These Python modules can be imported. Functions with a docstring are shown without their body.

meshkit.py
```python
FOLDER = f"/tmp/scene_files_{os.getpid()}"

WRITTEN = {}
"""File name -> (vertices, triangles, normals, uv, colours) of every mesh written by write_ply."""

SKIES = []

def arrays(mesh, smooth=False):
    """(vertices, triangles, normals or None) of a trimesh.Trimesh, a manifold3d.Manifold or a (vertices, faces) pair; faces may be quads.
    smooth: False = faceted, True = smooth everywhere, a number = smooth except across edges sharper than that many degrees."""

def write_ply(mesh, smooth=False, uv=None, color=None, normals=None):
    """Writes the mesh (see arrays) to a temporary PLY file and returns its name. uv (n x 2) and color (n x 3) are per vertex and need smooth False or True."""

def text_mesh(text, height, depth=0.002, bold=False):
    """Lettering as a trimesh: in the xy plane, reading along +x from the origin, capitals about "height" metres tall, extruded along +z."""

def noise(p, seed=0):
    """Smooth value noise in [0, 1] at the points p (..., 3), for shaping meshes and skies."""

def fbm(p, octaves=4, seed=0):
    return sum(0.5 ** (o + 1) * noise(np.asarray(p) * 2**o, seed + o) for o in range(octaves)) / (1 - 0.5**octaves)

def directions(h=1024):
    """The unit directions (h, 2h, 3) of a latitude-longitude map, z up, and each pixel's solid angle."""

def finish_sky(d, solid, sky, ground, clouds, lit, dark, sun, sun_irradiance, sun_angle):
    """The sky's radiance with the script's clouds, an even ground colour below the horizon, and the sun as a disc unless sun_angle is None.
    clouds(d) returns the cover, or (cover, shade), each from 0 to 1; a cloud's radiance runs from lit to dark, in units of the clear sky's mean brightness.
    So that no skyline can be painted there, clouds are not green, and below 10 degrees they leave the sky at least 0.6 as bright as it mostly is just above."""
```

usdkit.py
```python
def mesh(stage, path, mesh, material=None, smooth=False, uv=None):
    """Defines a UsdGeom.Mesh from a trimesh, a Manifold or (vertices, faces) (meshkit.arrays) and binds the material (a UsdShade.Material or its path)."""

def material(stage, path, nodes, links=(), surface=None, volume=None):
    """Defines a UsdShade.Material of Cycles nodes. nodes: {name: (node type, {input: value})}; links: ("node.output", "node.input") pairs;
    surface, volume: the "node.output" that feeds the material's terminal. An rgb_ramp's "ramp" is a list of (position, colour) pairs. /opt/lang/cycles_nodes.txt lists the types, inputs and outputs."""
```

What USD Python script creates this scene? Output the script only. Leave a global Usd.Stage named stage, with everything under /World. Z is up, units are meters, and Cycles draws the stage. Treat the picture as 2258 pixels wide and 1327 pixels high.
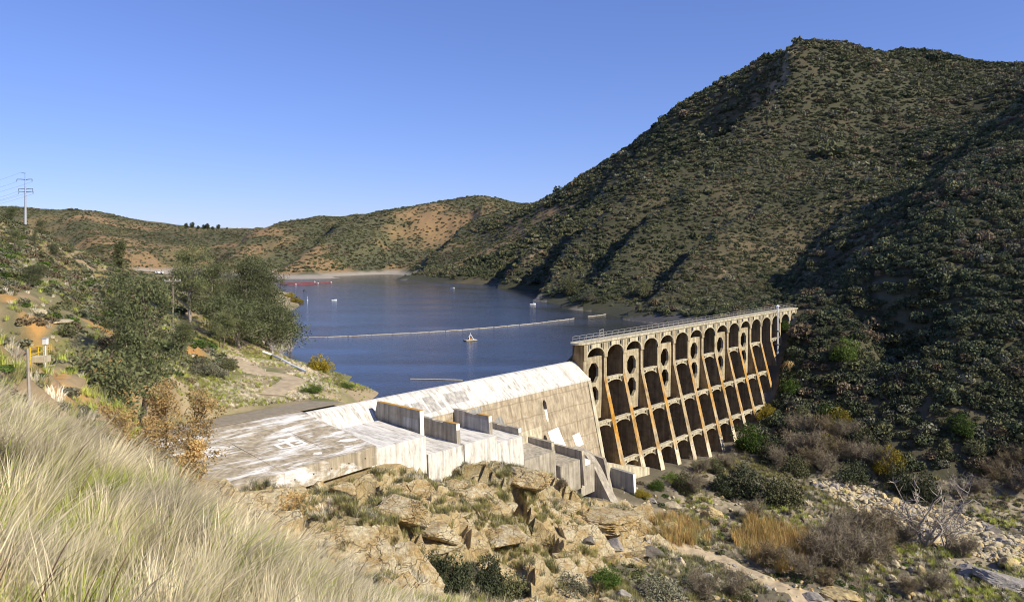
import math
import numpy as np, trimesh, usdkit, meshkit
import manifold3d as m3
from scipy.interpolate import RBFInterpolator, RegularGridInterpolator
from scipy.ndimage import gaussian_filter, map_coordinates
from scipy.spatial import cKDTree
from shapely.geometry import Polygon, box, Point
from shapely import affinity
from shapely.ops import unary_union
from pxr import Usd, UsdGeom, UsdLux, UsdShade, Sdf, Gf, Vt

stage = Usd.Stage.CreateInMemory()
UsdGeom.SetStageUpAxis(stage, 'Z')
UsdGeom.SetStageMetersPerUnit(stage, 1.0)
world = UsdGeom.Xform.Define(stage, '/World')
stage.SetDefaultPrim(world.GetPrim())
UsdGeom.Scope.Define(stage, '/World/Looks')

# ------------------------------------------------------------------ camera, sky, sun
EYE = 27.0
cam = UsdGeom.Camera.Define(stage, '/World/camera')
cam.CreateHorizontalApertureAttr(36.0)
cam.CreateVerticalApertureAttr(36.0 * 601 / 1024)
cam.CreateFocalLengthAttr(36.0 * 1700 / 2258)
cam.CreateVerticalApertureOffsetAttr(-36.0 * 119 / 2258)
cam.CreateClippingRangeAttr(Gf.Vec2f(0.1, 20000))
cam.CreateExposureAttr(0.6)
cam.AddTransformOp().Set(Gf.Matrix4d(1, 0, 0, 0, 0, 0, 1, 0, 0, -1, 0, 0, 0, 0, EYE, 1))

ALPHA = math.radians(40.21)
D2 = np.array([math.sin(ALPHA), math.cos(ALPHA)])      # along the dam, towards its far end
N2 = np.array([math.cos(ALPHA), -math.sin(ALPHA)])     # downstream
P0 = np.array([14.71, 153.46])                         # first buttress, at the crest
SUN_TURN, SUN_EL = math.radians(11), math.radians(36)
hs = N2 * math.cos(SUN_TURN) + D2 * math.sin(SUN_TURN)
SUN = np.array([hs[0] * math.cos(SUN_EL), hs[1] * math.cos(SUN_EL), math.sin(SUN_EL)])

sun = UsdLux.DistantLight.Define(stage, '/World/sun')
sun.CreateIntensityAttr(1.05)
sun.CreateNormalizeAttr(True)
sun.CreateAngleAttr(0.53)
sun.CreateColorAttr(Gf.Vec3f(1.0, 0.93, 0.80))
zx = SUN; xx = np.cross([0, 0, 1.0], zx); xx /= np.linalg.norm(xx); yx = np.cross(zx, xx)
sun.AddTransformOp().Set(Gf.Matrix4d(*xx, 0, *yx, 0, *zx, 0, 0, 0, 200, 1))

usdkit.material(stage, '/World/Looks/sky', {
    'sky': ('sky_texture', {'sky_type': 'single_scattering', 'sun_disc': False, 'sun_elevation': SUN_EL,
                            'sun_rotation': math.atan2(SUN[0], SUN[1]), 'altitude': 200.0, 'air_density': 1.0,
                            'aerosol_density': 0.0, 'ozone_density': 6.0}),
    'gm': ('gamma', {'gamma': 0.8}),
    'tn': ('mix', {'mix_type': 'multiply', 'fac': 1.0, 'color2': (0.82, 0.85, 1.28)}),
    'bg': ('background_shader', {'strength': 0.11})},
    [('sky.color', 'gm.color'), ('gm.color', 'tn.color1'), ('tn.color', 'bg.color')], surface='bg.background')
dome = UsdLux.DomeLight.Define(stage, '/World/sky')
UsdShade.MaterialBindingAPI.Apply(dome.GetPrim()).Bind(UsdShade.Material.Get(stage, '/World/Looks/sky'))

# ------------------------------------------------------------------ helpers
F, CX, YH = 1700.0, 1129.0, 544.5

def at(u, v, Y):
    """A point at depth Y on the line of sight through the photograph's (u, v)."""
    return np.array([(u - CX) / F * Y, Y, EYE - (v - YH) / F * Y])

def on_z(u, v, z=0.0):
    return at(u, v, (EYE - z) * F / (v - YH))

def dam(s, w, z=0.0):
    p = P0 + s * D2 + w * N2
    return np.array([p[0], p[1], z])

def dam_v(v):
    """Points given as (along, downstream, up) of the dam, in the world."""
    v = np.asarray(v, float)
    out = np.empty_like(v)
    out[:, :2] = P0 + v[:, :1] * D2 + v[:, 1:2] * N2
    out[:, 2] = v[:, 2]
    return out

def loc2(xy):
    q = np.asarray(xy) - P0
    return q @ D2, q @ N2

names = {}
def numbered(path):
    if path not in names:
        names[path] = 0
        return path
    names[path] += 1
    return f'{path}_{names[path]:03d}'

def tag(p, label=None, cat=None, group=None, kind=None):
    p = p.GetPrim() if hasattr(p, 'GetPrim') else p
    for k, x in (('label', label), ('category', cat), ('group', group), ('kind', kind)):
        if x:
            p.SetCustomDataByKey(k, x)
    return p

def obj(name, mesh, mat, parent=None, smooth=False, tint=None):
    base = str(parent.GetPath()) if parent is not None else '/World'
    m = usdkit.mesh(stage, numbered(f'{base}/{name}'), mesh, f'/World/Looks/{mat}', smooth=smooth)
    if tint is not None:
        UsdGeom.PrimvarsAPI(m).CreatePrimvar('tint', Sdf.ValueTypeNames.Float3Array, 'vertex').Set(Vt.Vec3fArray.FromNumpy(np.asarray(tint, np.float32)))
    return m.GetPrim()

def thing(name, label, cat, loc=(0, 0, 0), rz=0.0, group=None, scale=1.0):
    x = UsdGeom.Xform.Define(stage, numbered('/World/' + name))
    place(x, loc, rz, scale)
    return tag(x, label, cat, group)

def place(x, loc, rz=0.0, scale=1.0):
    x.ClearXformOpOrder()
    x.AddTranslateOp().Set(Gf.Vec3d(*map(float, loc)))
    x.AddRotateZOp().Set(float(math.degrees(rz)))
    s = (scale,) * 3 if np.ndim(scale) == 0 else scale
    x.AddScaleOp().Set(Gf.Vec3f(*map(float, s)))

def dup(root, loc, rz=0.0, scale=1.0, label=None, group=None, name=None):
    """A copy of a thing, with its parts, under the next number of its name."""
    was = root.GetCustomData()
    x = UsdGeom.Xform.Define(stage, numbered('/World/' + (name or root.GetName().rstrip('0123456789').rstrip('_'))))
    x.GetPrim().GetReferences().AddInternalReference(root.GetPath())
    place(x, loc, rz, scale)
    tag(x, label or was.get('label'), was.get('category'), group or was.get('group'))
    x.GetPrim().SetInstanceable(True)
    return x.GetPrim()

class MB:
    """Collects shapes into one mesh."""
    def __init__(self):
        self.v, self.f, self.n = [], [], 0
    def add(self, v, f):
        v, f = np.asarray(v, float), np.asarray(f, int)
        if f.shape[1] == 4:
            f = np.vstack([f[:, [0, 1, 2]], f[:, [0, 2, 3]]])
        self.v.append(v); self.f.append(f + self.n); self.n += len(v)
        return self
    def tm(self, t):
        return self.add(t.vertices, t.faces)
    def box(self, lo, hi):
        lo, hi = np.minimum(lo, hi), np.maximum(lo, hi)
        b = trimesh.creation.box(hi - lo); b.apply_translation((hi + lo) / 2)
        return self.tm(b)
    def tube(self, pts, radii, sides=6):
        pts = np.asarray(pts, float)
        v, f = tube(pts, radii, sides)
        return self.add(v, f)
    def mesh(self, fn=None):
        v = np.vstack(self.v); f = np.vstack(self.f)
        return (fn(v) if fn else v), f

def tube(p, radii, sides=6):
    p = np.asarray(p, float)
    t = np.gradient(p, axis=0); t /= np.linalg.norm(t, axis=1, keepdims=True) + 1e-12
    ref = np.where(np.abs(t[:, 2:]) < 0.9, [0, 0, 1.0], [1.0, 0, 0])
    a = np.cross(t, ref); a /= np.linalg.norm(a, axis=1, keepdims=True) + 1e-12
    b = np.cross(t, a); ang = np.arange(sides) * 2 * np.pi / sides
    r = np.broadcast_to(radii, (len(p),))[:, None, None]
    v = (p[:, None] + r * (np.cos(ang)[None, :, None] * a[:, None] + np.sin(ang)[None, :, None] * b[:, None])).reshape(-1, 3)
    i, j = np.meshgrid(np.arange(len(p) - 1), np.arange(sides), indexing='ij')
    q = np.stack([i * sides + j, i * sides + (j + 1) % sides, (i + 1) * sides + (j + 1) % sides, (i + 1) * sides + j], -1).reshape(-1, 4)
    n = len(v)
    caps = [[k, (k + 1) % sides, n] for k in range(sides)] + [[n - sides + (k + 1) % sides, n - sides + k, n + 1] for k in range(sides)]
    v = np.vstack([v, p[:1], p[-1:]])
    return v, np.vstack([q[:, [0, 1, 2]], q[:, [0, 2, 3]], np.array(caps)])

def quads(c, a, b):
    """One flat quad at each centre c with half axes a, b."""
    v = np.stack([c - a - b, c + a - b, c + a + b, c - a + b], 1).reshape(-1, 3)
    i = np.arange(len(c))[:, None] * 4
    return v, np.vstack([i + [0, 1, 2], i + [0, 2, 3]])

def leaves(c, size, rng, droop=0.0, aspect=1.6):
    n = len(c)
    d = rng.normal(size=(n, 3)); d[:, 2] -= droop; d /= np.linalg.norm(d, axis=1, keepdims=True)
    e = np.cross(d, rng.normal(size=(n, 3))); e /= np.linalg.norm(e, axis=1, keepdims=True)
    s = size * rng.uniform(.6, 1.3, (n, 1))
    # a leaf is a four-cornered lozenge
    v = np.stack([c - d * s * aspect / 2, c + e * s / 2, c + d * s * aspect / 2, c - e * s / 2], 1).reshape(-1, 3)
    i = np.arange(n)[:, None] * 4
    return v, np.vstack([i + [0, 1, 2], i + [0, 2, 3]])

def prism(poly, h0, h1):
    """A shapely polygon pulled from h0 to h1 along the third axis."""
    t = trimesh.creation.extrude_polygon(poly, h1 - h0, engine='earcut'); t.apply_translation([0, 0, h0])
    return t

def rock(rng, sub=3, planes=14, rough=.06, stretch=(1, 1, 1)):
    """A broken stone: a ball cut by random planes, with a rough skin."""
    t = trimesh.creation.icosphere(subdivisions=sub)
    d = np.array(t.vertices)
    n = rng.normal(size=(planes, 3)); n /= np.linalg.norm(n, axis=1, keepdims=True)
    h = rng.uniform(.62, 1.0, planes)
    dots = d @ n.T
    r = np.min(np.where(dots > .15, h / np.maximum(dots, .15), 3.0), axis=1)
    r = np.minimum(r, 1.25)
    p = d * r[:, None]
    o = rng.uniform(0, 50, 3)
    p *= (1 + rough * 2 * (meshkit.fbm(p * 2.3 + o, 3) - .5) + rough * (meshkit.noise(p * 9 + o) - .5))[:, None]
    return p * np.asarray(stretch), np.array(t.faces)

# ------------------------------------------------------------------ materials
def mat(name, color, rough=.9, var=.25, scale=1.0, detail=6, bump=0.0, bump_scale=8.0, tint=False, dark=None, spots=None, spec=.25):
    """A rough surface: one colour broken up by noise at two sizes, with relief."""
    c = np.array(color, float)
    nodes = {'g': ('geometry', {}),
             'n': ('noise_texture', {'scale': scale, 'detail': detail, 'roughness': .62}),
             'r': ('rgb_ramp', {'ramp': [(.25, tuple(c * (1 - var))), (.5, tuple(c)), (.78, tuple(np.minimum(c * (1 + var), .9)))]}),
             'p': ('principled_bsdf', {'roughness': rough, 'specular_ior_level': spec})}
    links = [('g.position', 'n.vector'), ('n.fac', 'r.fac')]
    out = 'r.color'
    if tint:
        nodes['at'] = ('attribute', {'attribute': 'tint'})
        nodes['mt'] = ('mix', {'mix_type': 'multiply', 'fac': 1.0})
        links += [(out, 'mt.color1'), ('at.color', 'mt.color2')]; out = 'mt.color'
    if spots is not None:
        sc, lo, hi, col = spots
        nodes['n2'] = ('noise_texture', {'scale': sc, 'detail': 8, 'roughness': .7})
        nodes['mr'] = ('map_range', {'from_min': lo, 'from_max': hi, 'clamp': True})
        nodes['mx'] = ('mix', {'mix_type': 'mix', 'color2': col})
        links += [('g.position', 'n2.vector'), ('n2.fac', 'mr.value'), ('mr.result', 'mx.fac'), (out, 'mx.color1')]; out = 'mx.color'
    if bump:
        nodes['nb'] = ('noise_texture', {'scale': bump_scale, 'detail': 8, 'roughness': .65})
        nodes['b'] = ('bump', {'strength': 1.0, 'distance': bump})
        links += [('g.position', 'nb.vector'), ('nb.fac', 'b.height'), ('b.normal', 'p.normal')]
    links.append((out, 'p.base_color'))
    usdkit.material(stage, f'/World/Looks/{name}', nodes, links, surface='p.BSDF')
    return name

def bedrock(name, tint, base=(.48, .375, .205)):
    """Jointed ochre rock: two sets of cracks, stains and pale faces."""
    nodes = {'g': ('geometry', {}), 'mp': ('mapping', {'rotation': (.5, .35, .7), 'scale': (1.3, .22, 1.9)}),
             'nw': ('noise_texture', {'scale': .8, 'detail': 4}), 'av': ('vector_math', {'math_type': 'multiply_add', 'vector2': (2.6, 2.6, 2.6)}),
             'v1': ('voronoi_texture', {'feature': 'distance_to_edge', 'scale': .40}), 'v2': ('voronoi_texture', {'feature': 'distance_to_edge', 'scale': 1.5}),
             'r1': ('map_range', {'from_min': 0, 'from_max': .030, 'to_min': .25, 'clamp': True}), 'r2': ('map_range', {'from_min': 0, 'from_max': .05, 'to_min': .72, 'clamp': True}),
             'mn': ('math', {'math_type': 'minimum'}), 'n': ('noise_texture', {'scale': .55, 'detail': 10, 'roughness': .68}), 'n2': ('noise_texture', {'scale': 3.0, 'detail': 10, 'roughness': .7}),
             'cr': ('rgb_ramp', {'ramp': [(.26, (.22, .17, .085)), (.40, (.42, .29, .12)), (.50, base), (.60, (.58, .49, .31)), (.74, (.30, .26, .145))]}),
             'm1': ('mix', {'mix_type': 'overlay', 'fac': .75}), 'm2': ('mix', {'mix_type': 'mix', 'color1': (.10, .072, .04)}),
             'hm': ('math', {'math_type': 'multiply_add', 'value2': .55}), 'hs_': ('math', {'math_type': 'multiply', 'value2': .8}),
             'b': ('bump', {'distance': .28}), 'p': ('principled_bsdf', {'roughness': .92, 'specular_ior_level': .2})}
    links = [('g.position', 'nw.vector'), ('nw.color', 'av.vector1'), ('g.position', 'av.vector3'), ('av.vector', 'mp.vector'), ('mp.vector', 'v1.vector'), ('mp.vector', 'v2.vector'),
             ('v1.distance', 'r1.value'), ('v2.distance', 'r2.value'), ('r1.result', 'mn.value1'), ('r2.result', 'mn.value2'), ('g.position', 'n.vector'), ('g.position', 'n2.vector'),
             ('n.fac', 'cr.fac'), ('cr.color', 'm1.color1'), ('n2.fac', 'm1.color2'), ('mn.value', 'm2.fac'), ('m1.color', 'm2.color2'),
             ('n2.fac', 'hs_.value1'), ('mn.value', 'hm.value1'), ('hs_.value', 'hm.value3'), ('hm.value', 'b.height'), ('b.normal', 'p.normal')]
    out = 'm2.color'
    if tint:
        nodes.update({'at': ('attribute', {'attribute': 'tint'}), 'ml': ('mix', {'mix_type': 'mix', 'fac': .5})})
        links += [(out, 'ml.color1'), ('at.color', 'ml.color2')]; out = 'ml.color'
    links.append((out, 'p.base_color'))
    nodes['n2'][1]['type'] = 'fBM'
    usdkit.material(stage, f'/World/Looks/{name}', nodes, links, surface='p.BSDF')

def leaf_mat(name, color, var=.35, hue=.02, trans=.25, rough=.7, leafvar=.25, tint=False):
    c = tuple(color)
    nodes = {
        'o': ('object_info', {}), 'g': ('geometry', {}),
        'n': ('noise_texture', {'scale': .9, 'detail': 3}),
        'wn': ('white_noise_texture', {'dimensions': '1D'}),
        'm1': ('map_range', {'to_min': 1 - var, 'to_max': 1 + var, 'clamp': True}),
        'm2': ('map_range', {'from_min': .3, 'from_max': .7, 'to_min': 1 - var, 'to_max': 1 + var, 'clamp': True}),
        'mm': ('math', {'math_type': 'multiply'}),
        'mh': ('map_range', {'to_min': .5 - hue, 'to_max': .5 + hue, 'clamp': True}),
        'mv': ('map_range', {'to_min': 1 - leafvar, 'to_max': 1 + leafvar, 'clamp': True}), 'm5': ('math', {'math_type': 'multiply'}), 'ad': ('math', {'math_type': 'add', 'value2': 7.3}), 'w2': ('white_noise_texture', {'dimensions': '1D'}),
        'h': ('hsv', {'color': c}),
        'd': ('principled_bsdf', {'roughness': rough, 'specular_ior_level': .2}),
        't': ('translucent_bsdf', {}),
        'x': ('mix_closure', {'fac': trans})}
    links = [('o.random', 'm1.value'), ('g.position', 'n.vector'), ('n.fac', 'm2.value'), ('m1.result', 'mm.value1'), ('m2.result', 'mm.value2'),
             ('g.random_per_island', 'wn.w'), ('wn.value', 'mh.value'), ('mh.result', 'h.hue'), ('g.random_per_island', 'ad.value1'), ('ad.value', 'w2.w'), ('w2.value', 'mv.value'),
             ('mm.value', 'm5.value1'), ('mv.result', 'm5.value2'), ('m5.value', 'h.value')]
    out = 'h.color'
    if tint:
        nodes.update({'at': ('attribute', {'attribute': 'tint'}), 'mt': ('mix', {'mix_type': 'multiply', 'fac': 1.0})})
        links += [(out, 'mt.color1'), ('at.color', 'mt.color2')]; out = 'mt.color'
    links.append((out, 'd.base_color'))
    if trans > 0:
        links += [(out, 't.color'), ('d.BSDF', 'x.closure1'), ('t.BSDF', 'x.closure2')]
    else:
        del nodes['t'], nodes['x']
    usdkit.material(stage, f'/World/Looks/{name}', nodes, links, surface='x.closure' if trans > 0 else 'd.BSDF')
    return name

def concrete(name, base, stain, white=None, lines=1.2, line_strength=.35, wlo=.5, whi=.62, wscale=(.35, .35, .35), tint=False, bump=.03):
    """Old board-marked concrete: level pour lines, runs of stain from above, and patches of pale crust or wash."""
    b, st = np.array(base), np.array(stain)
    nodes = {'g': ('geometry', {}),
             'sx': ('separate_xyz', {}),
             'n': ('noise_texture', {'scale': .7, 'detail': 8, 'roughness': .65}),
             'r': ('rgb_ramp', {'ramp': [(.3, tuple(st)), (.55, tuple(b)), (.8, tuple(np.minimum(b * 1.2, .85)))]}),
             'mp': ('mapping', {'scale': (1.6, 1.6, .10)}),
             'nv': ('noise_texture', {'scale': 1.0, 'detail': 6, 'roughness': .6}),
             'mv': ('map_range', {'from_min': .35, 'from_max': .7, 'to_min': .56, 'to_max': 1.15, 'clamp': True}),
             'm1': ('mix', {'mix_type': 'multiply', 'fac': 1.0}),
             'wz': ('math', {'math_type': 'multiply', 'value2': lines}),
             'nz': ('noise_texture', {'scale': .4, 'detail': 2}),
             'az': ('math', {'math_type': 'multiply_add', 'value2': .25}),
             'fr': ('math', {'math_type': 'fraction'}),
             'lt': ('math', {'math_type': 'less_than', 'value2': .07}),
             'ls': ('math', {'math_type': 'multiply', 'value2': line_strength}),
             'm2': ('mix', {'mix_type': 'mix', 'color2': tuple(st * .55)}),
             'nb': ('noise_texture', {'scale': 5.0, 'detail': 8, 'roughness': .7}),
             'b': ('bump', {'strength': .8, 'distance': bump}),
             'p': ('principled_bsdf', {'roughness': .93, 'specular_ior_level': .2})}
    links = [('g.position', 'n.vector'), ('n.fac', 'r.fac'), ('g.position', 'mp.vector'), ('mp.vector', 'nv.vector'), ('nv.fac', 'mv.value'),
             ('r.color', 'm1.color1'), ('mv.result', 'm1.color2'),
             ('g.position', 'sx.vector'), ('sx.z', 'wz.value1'), ('g.position', 'nz.vector'), ('nz.fac', 'az.value1'), ('wz.value', 'az.value3'), ('az.value', 'fr.value1'),
             ('fr.value', 'lt.value1'), ('lt.value', 'ls.value1'), ('ls.value', 'm2.fac'), ('m1.color', 'm2.color1'),
             ('g.position', 'nb.vector'), ('nb.fac', 'b.height'), ('b.normal', 'p.normal')]
    out = 'm2.color'
    if white is not None:
        nodes.update({'mr_': ('mapping', {'rotation': (0, 0, ALPHA - math.pi / 2)}), 'mw': ('mapping', {'scale': wscale}),
                      'nw': ('noise_texture', {'scale': 1.0, 'detail': 10, 'roughness': .72, 'distortion': .4}),
                      'rw': ('map_range', {'from_min': wlo, 'from_max': whi, 'clamp': True}),
                      'm3': ('mix', {'mix_type': 'mix', 'color2': white})})
        links += [('g.position', 'mr_.vector'), ('mr_.vector', 'mw.vector'), ('mw.vector', 'nw.vector'), ('nw.fac', 'rw.value'), ('rw.result', 'm3.fac'), (out, 'm3.color1')]
        out = 'm3.color'
    if tint:
        nodes.update({'at': ('attribute', {'attribute': 'tint'}), 'mt': ('mix', {'mix_type': 'multiply', 'fac': 1.0})})
        links += [(out, 'mt.color1'), ('at.color', 'mt.color2')]
        out = 'mt.color'
    links.append((out, 'p.base_color'))
    usdkit.material(stage, f'/World/Looks/{name}', nodes, links, surface='p.BSDF')
    return name

concrete('dam_concrete', (.54, .455, .29), (.33, .25, .14))
concrete('buttress_concrete', (.52, .43, .27), (.30, .225, .13), tint=True, line_strength=.25)
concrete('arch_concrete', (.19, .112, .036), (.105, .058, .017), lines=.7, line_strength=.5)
concrete('pale_concrete', (.62, .55, .375), (.46, .38, .25), line_strength=.12)
concrete('spillway_white', (.60, .55, .46), (.36, .31, .24), white=(.70, .665, .585), line_strength=0, wlo=.40, whi=.58, wscale=(1.7, .22, .3))
concrete('spillway_face', (.47, .385, .26), (.34, .265, .165), white=(.56, .51, .42), wlo=.60, whi=.72, wscale=(.3, .3, 1.2), lines=.35, line_strength=.45)
concrete('slab_concrete', (.45, .375, .255), (.36, .295, .195), white=(.76, .73, .66), line_strength=0, wlo=.50, whi=.60, wscale=(.14, .6, .3))
concrete('wall_concrete', (.44, .39, .30), (.33, .28, .20), line_strength=.15)
concrete('grey_patch', (.34, .33, .29), (.29, .28, .24), line_strength=0)
concrete('worn_patch', (.48, .45, .39), (.38, .35, .30), line_strength=0)
mat('whitewash', (.78, .75, .68), var=.12, scale=2)
mat('opening_dark', (.03, .027, .022), var=.2)
mat('rust_lichen', (.50, .27, .06), var=.35, scale=3)
mat('asphalt', (.27, .225, .155), var=.25, scale=1.2, bump=.01, spots=(.5, .55, .68, (.24, .20, .15)))
mat('terrain', (1, 1, 1), var=.34, scale=.55, detail=9, tint=True, bump=.10, bump_scale=2.2)
bedrock('rock_ground', True)
bedrock('bedrock', False)
mat('hill_soil', (1, 1, 1), var=.35, scale=.25, detail=9, tint=True, bump=.2, bump_scale=1.0)
mat('path_dirt', (.42, .33, .205), var=.35, scale=.9, detail=8, bump=.03)
mat('rock_gold', (.47, .36, .175), var=.42, scale=1.0, detail=10, bump=.12, bump_scale=2.5, spots=(.7, .56, .68, (.24, .12, .045)))
mat('rock_pale', (.47, .395, .25), var=.38, scale=1.2, detail=10, bump=.10, bump_scale=3, spots=(1.1, .58, .70, (.17, .13, .09)))
mat('rock_grey', (.29, .26, .22), var=.45, scale=1.2, detail=10, bump=.10, bump_scale=3, spots=(1.4, .56, .66, (.40, .36, .30)))
mat('rock_dark', (.15, .13, .105), var=.45, scale=1.2, detail=10, bump=.10, bump_scale=3)
mat('bark_pale', (.36, .31, .25), var=.35, scale=3, detail=6)
mat('bark_dark', (.13, .10, .075), var=.35, scale=3, detail=6)
mat('bark_white', (.60, .56, .50), var=.2, scale=3)
mat('timber', (.24, .19, .14), var=.3, scale=4)
mat('steel', (.40, .40, .39), var=.08, scale=2, rough=.45, spec=.5)
mat('dark_steel', (.10, .11, .11), var=.2, scale=2, rough=.6)
mat('rail_paint', (.36, .335, .28), var=.15, scale=3, rough=.6)
mat('yellow_paint', (.72, .46, .03), var=.15, scale=4, rough=.55)
mat('white_paint', (.80, .80, .78), var=.08, scale=4, rough=.5)
mat('red_float', (.28, .05, .04), var=.25, scale=2, rough=.6)
mat('float_cream', (.50, .44, .33), var=.3, scale=1.5, rough=.7)
mat('rust_brown', (.30, .15, .05), var=.3, scale=4)
mat('cloth_dark', (.05, .05, .06), var=.2, scale=6)
mat('skin', (.42, .27, .19), var=.1)
mat('twig_grey', (.25, .205, .135), var=.35, scale=.6, detail=3)
mat('twig_brown', (.22, .17, .095), var=.35, scale=.6, detail=3)
leaf_mat('leaf_olive', (.108, .106, .047), trans=0)
leaf_mat('leaf_dark', (.062, .071, .033), trans=0)
leaf_mat('leaf_sage', (.145, .138, .085), trans=0)
leaf_mat('leaf_brown', (.135, .10, .058), trans=0)
leaf_mat('leaf_green', (.075, .115, .022))
leaf_mat('leaf_bright', (.14, .19, .04))
leaf_mat('leaf_yellow', (.26, .20, .025))
leaf_mat('leaf_euc', (.125, .132, .055), hue=.025)
leaf_mat('leaf_euc_dark', (.098, .108, .045), hue=.025)
leaf_mat('leaf_dead', (.52, .35, .14), hue=.02)
leaf_mat('reed_gold', (.40, .27, .10), hue=.015)
leaf_mat('grass_straw', (.56, .495, .375), hue=.012, var=.25, trans=.25, leafvar=.55)
leaf_mat('long_straw', (.50, .425, .275), hue=.012, var=.25, trans=.25, leafvar=.55, tint=True)
leaf_mat('long_green', (.29, .31, .06), hue=.02, var=.25, trans=.3, leafvar=.5, tint=True)
leaf_mat('long_grey', (.30, .255, .175), hue=.012, var=.25, trans=.2, leafvar=.6, tint=True)
leaf_mat('grass_green', (.36, .38, .08), hue=.02, var=.25, trans=.35, leafvar=.5)
leaf_mat('grass_dull', (.25, .225, .09), hue=.02, var=.3, trans=.3, leafvar=.4)
leaf_mat('seed_head', (.10, .05, .04), var=.3, trans=.1)

usdkit.material(stage, '/World/Looks/lake', {
    'g': ('geometry', {}),
    'm1': ('mapping', {'scale': (.9, 1.5, 1), 'rotation': (0, 0, .5)}),
    'n1': ('noise_texture', {'scale': .8, 'detail': 4, 'roughness': .6}),
    'm2': ('mapping', {'scale': (.018, .05, 1), 'rotation': (0, 0, .25)}),
    'n2': ('noise_texture', {'scale': 1.0, 'detail': 4, 'roughness': .55}),
    'mr': ('map_range', {'from_min': .38, 'from_max': .66, 'to_min': .35, 'to_max': 1.0, 'clamp': True}),
    'b': ('bump', {'distance': .16}),
    'c': ('mix', {'mix_type': 'mix', 'color1': (.018, .022, .030), 'color2': (.034, .034, .030)}),
    'p': ('principled_bsdf', {'roughness': .10, 'ior': 1.33, 'specular_ior_level': .5})},
    [('g.position', 'm1.vector'), ('m1.vector', 'n1.vector'), ('n1.fac', 'b.height'), ('g.position', 'm2.vector'), ('m2.vector', 'n2.vector'),
     ('n2.fac', 'mr.value'), ('mr.result', 'b.strength'), ('n2.fac', 'c.fac'), ('c.color', 'p.base_color'), ('b.normal', 'p.normal')], surface='p.BSDF')

# ------------------------------------------------------------------ terrain
ctl = []      # x, y, z, region
def P(reg, *uvY):
    for u, v, Y in uvY:
        ctl.append((*at(u, v, Y), reg))
def W(reg, *xyz):
    for p in xyz:
        ctl.append((*p, reg))
def S(reg, *swz):
    for s, w, z in swz:
        ctl.append((*dam(s, w, z), reg))

# the slope the photograph was taken from
W('g', (0, 0, 25.2), (-8, -6, 27), (8, -8, 24.5), (-3, 4, 25.0), (-20, -10, 29), (20, -15, 23), (-14, 6, 26.4), (-40, -15, 33))
P('g', (565, 1400, 5), (300, 1075, 12), (600, 1360, 10), (850, 1520, 8.5), (130, 950, 15), (0, 880, 18), (-300, 790, 24), (-300, 740, 12), (0, 1200, 7), (1050, 1480, 8), (450, 1225, 11), (700, 1370, 11.5), (800, 1500, 7))
W('g', (4, 7, 21.8), (8, 2, 22.4), (10, 12, 18.5), (2, 14, 18.2), (-2, 20, 15.6), (4, 24, 12.5), (14, 22, 12.5), (-6, 28, 13.6), (2, 36, 7.4), (12, 40, 4.0), (-14, 22, 19.6), (-18, 32, 16.4), (-14, 42, 10.2), (-20, 52, 6.0), (-8, 44, 6.6), (-3, 52, 3.0), (-10, 34, 12.5))
W('r', (24, 20, 12), (30, 40, 1), (40, 20, 9), (50, 60, -14), (26, 62, -8), (14, 56, -2.5), (60, 40, -9), (90, 40, -20), (70, 70, -25), (100, 80, -27), (140, 60, -22), (60, 0, 10))
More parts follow.
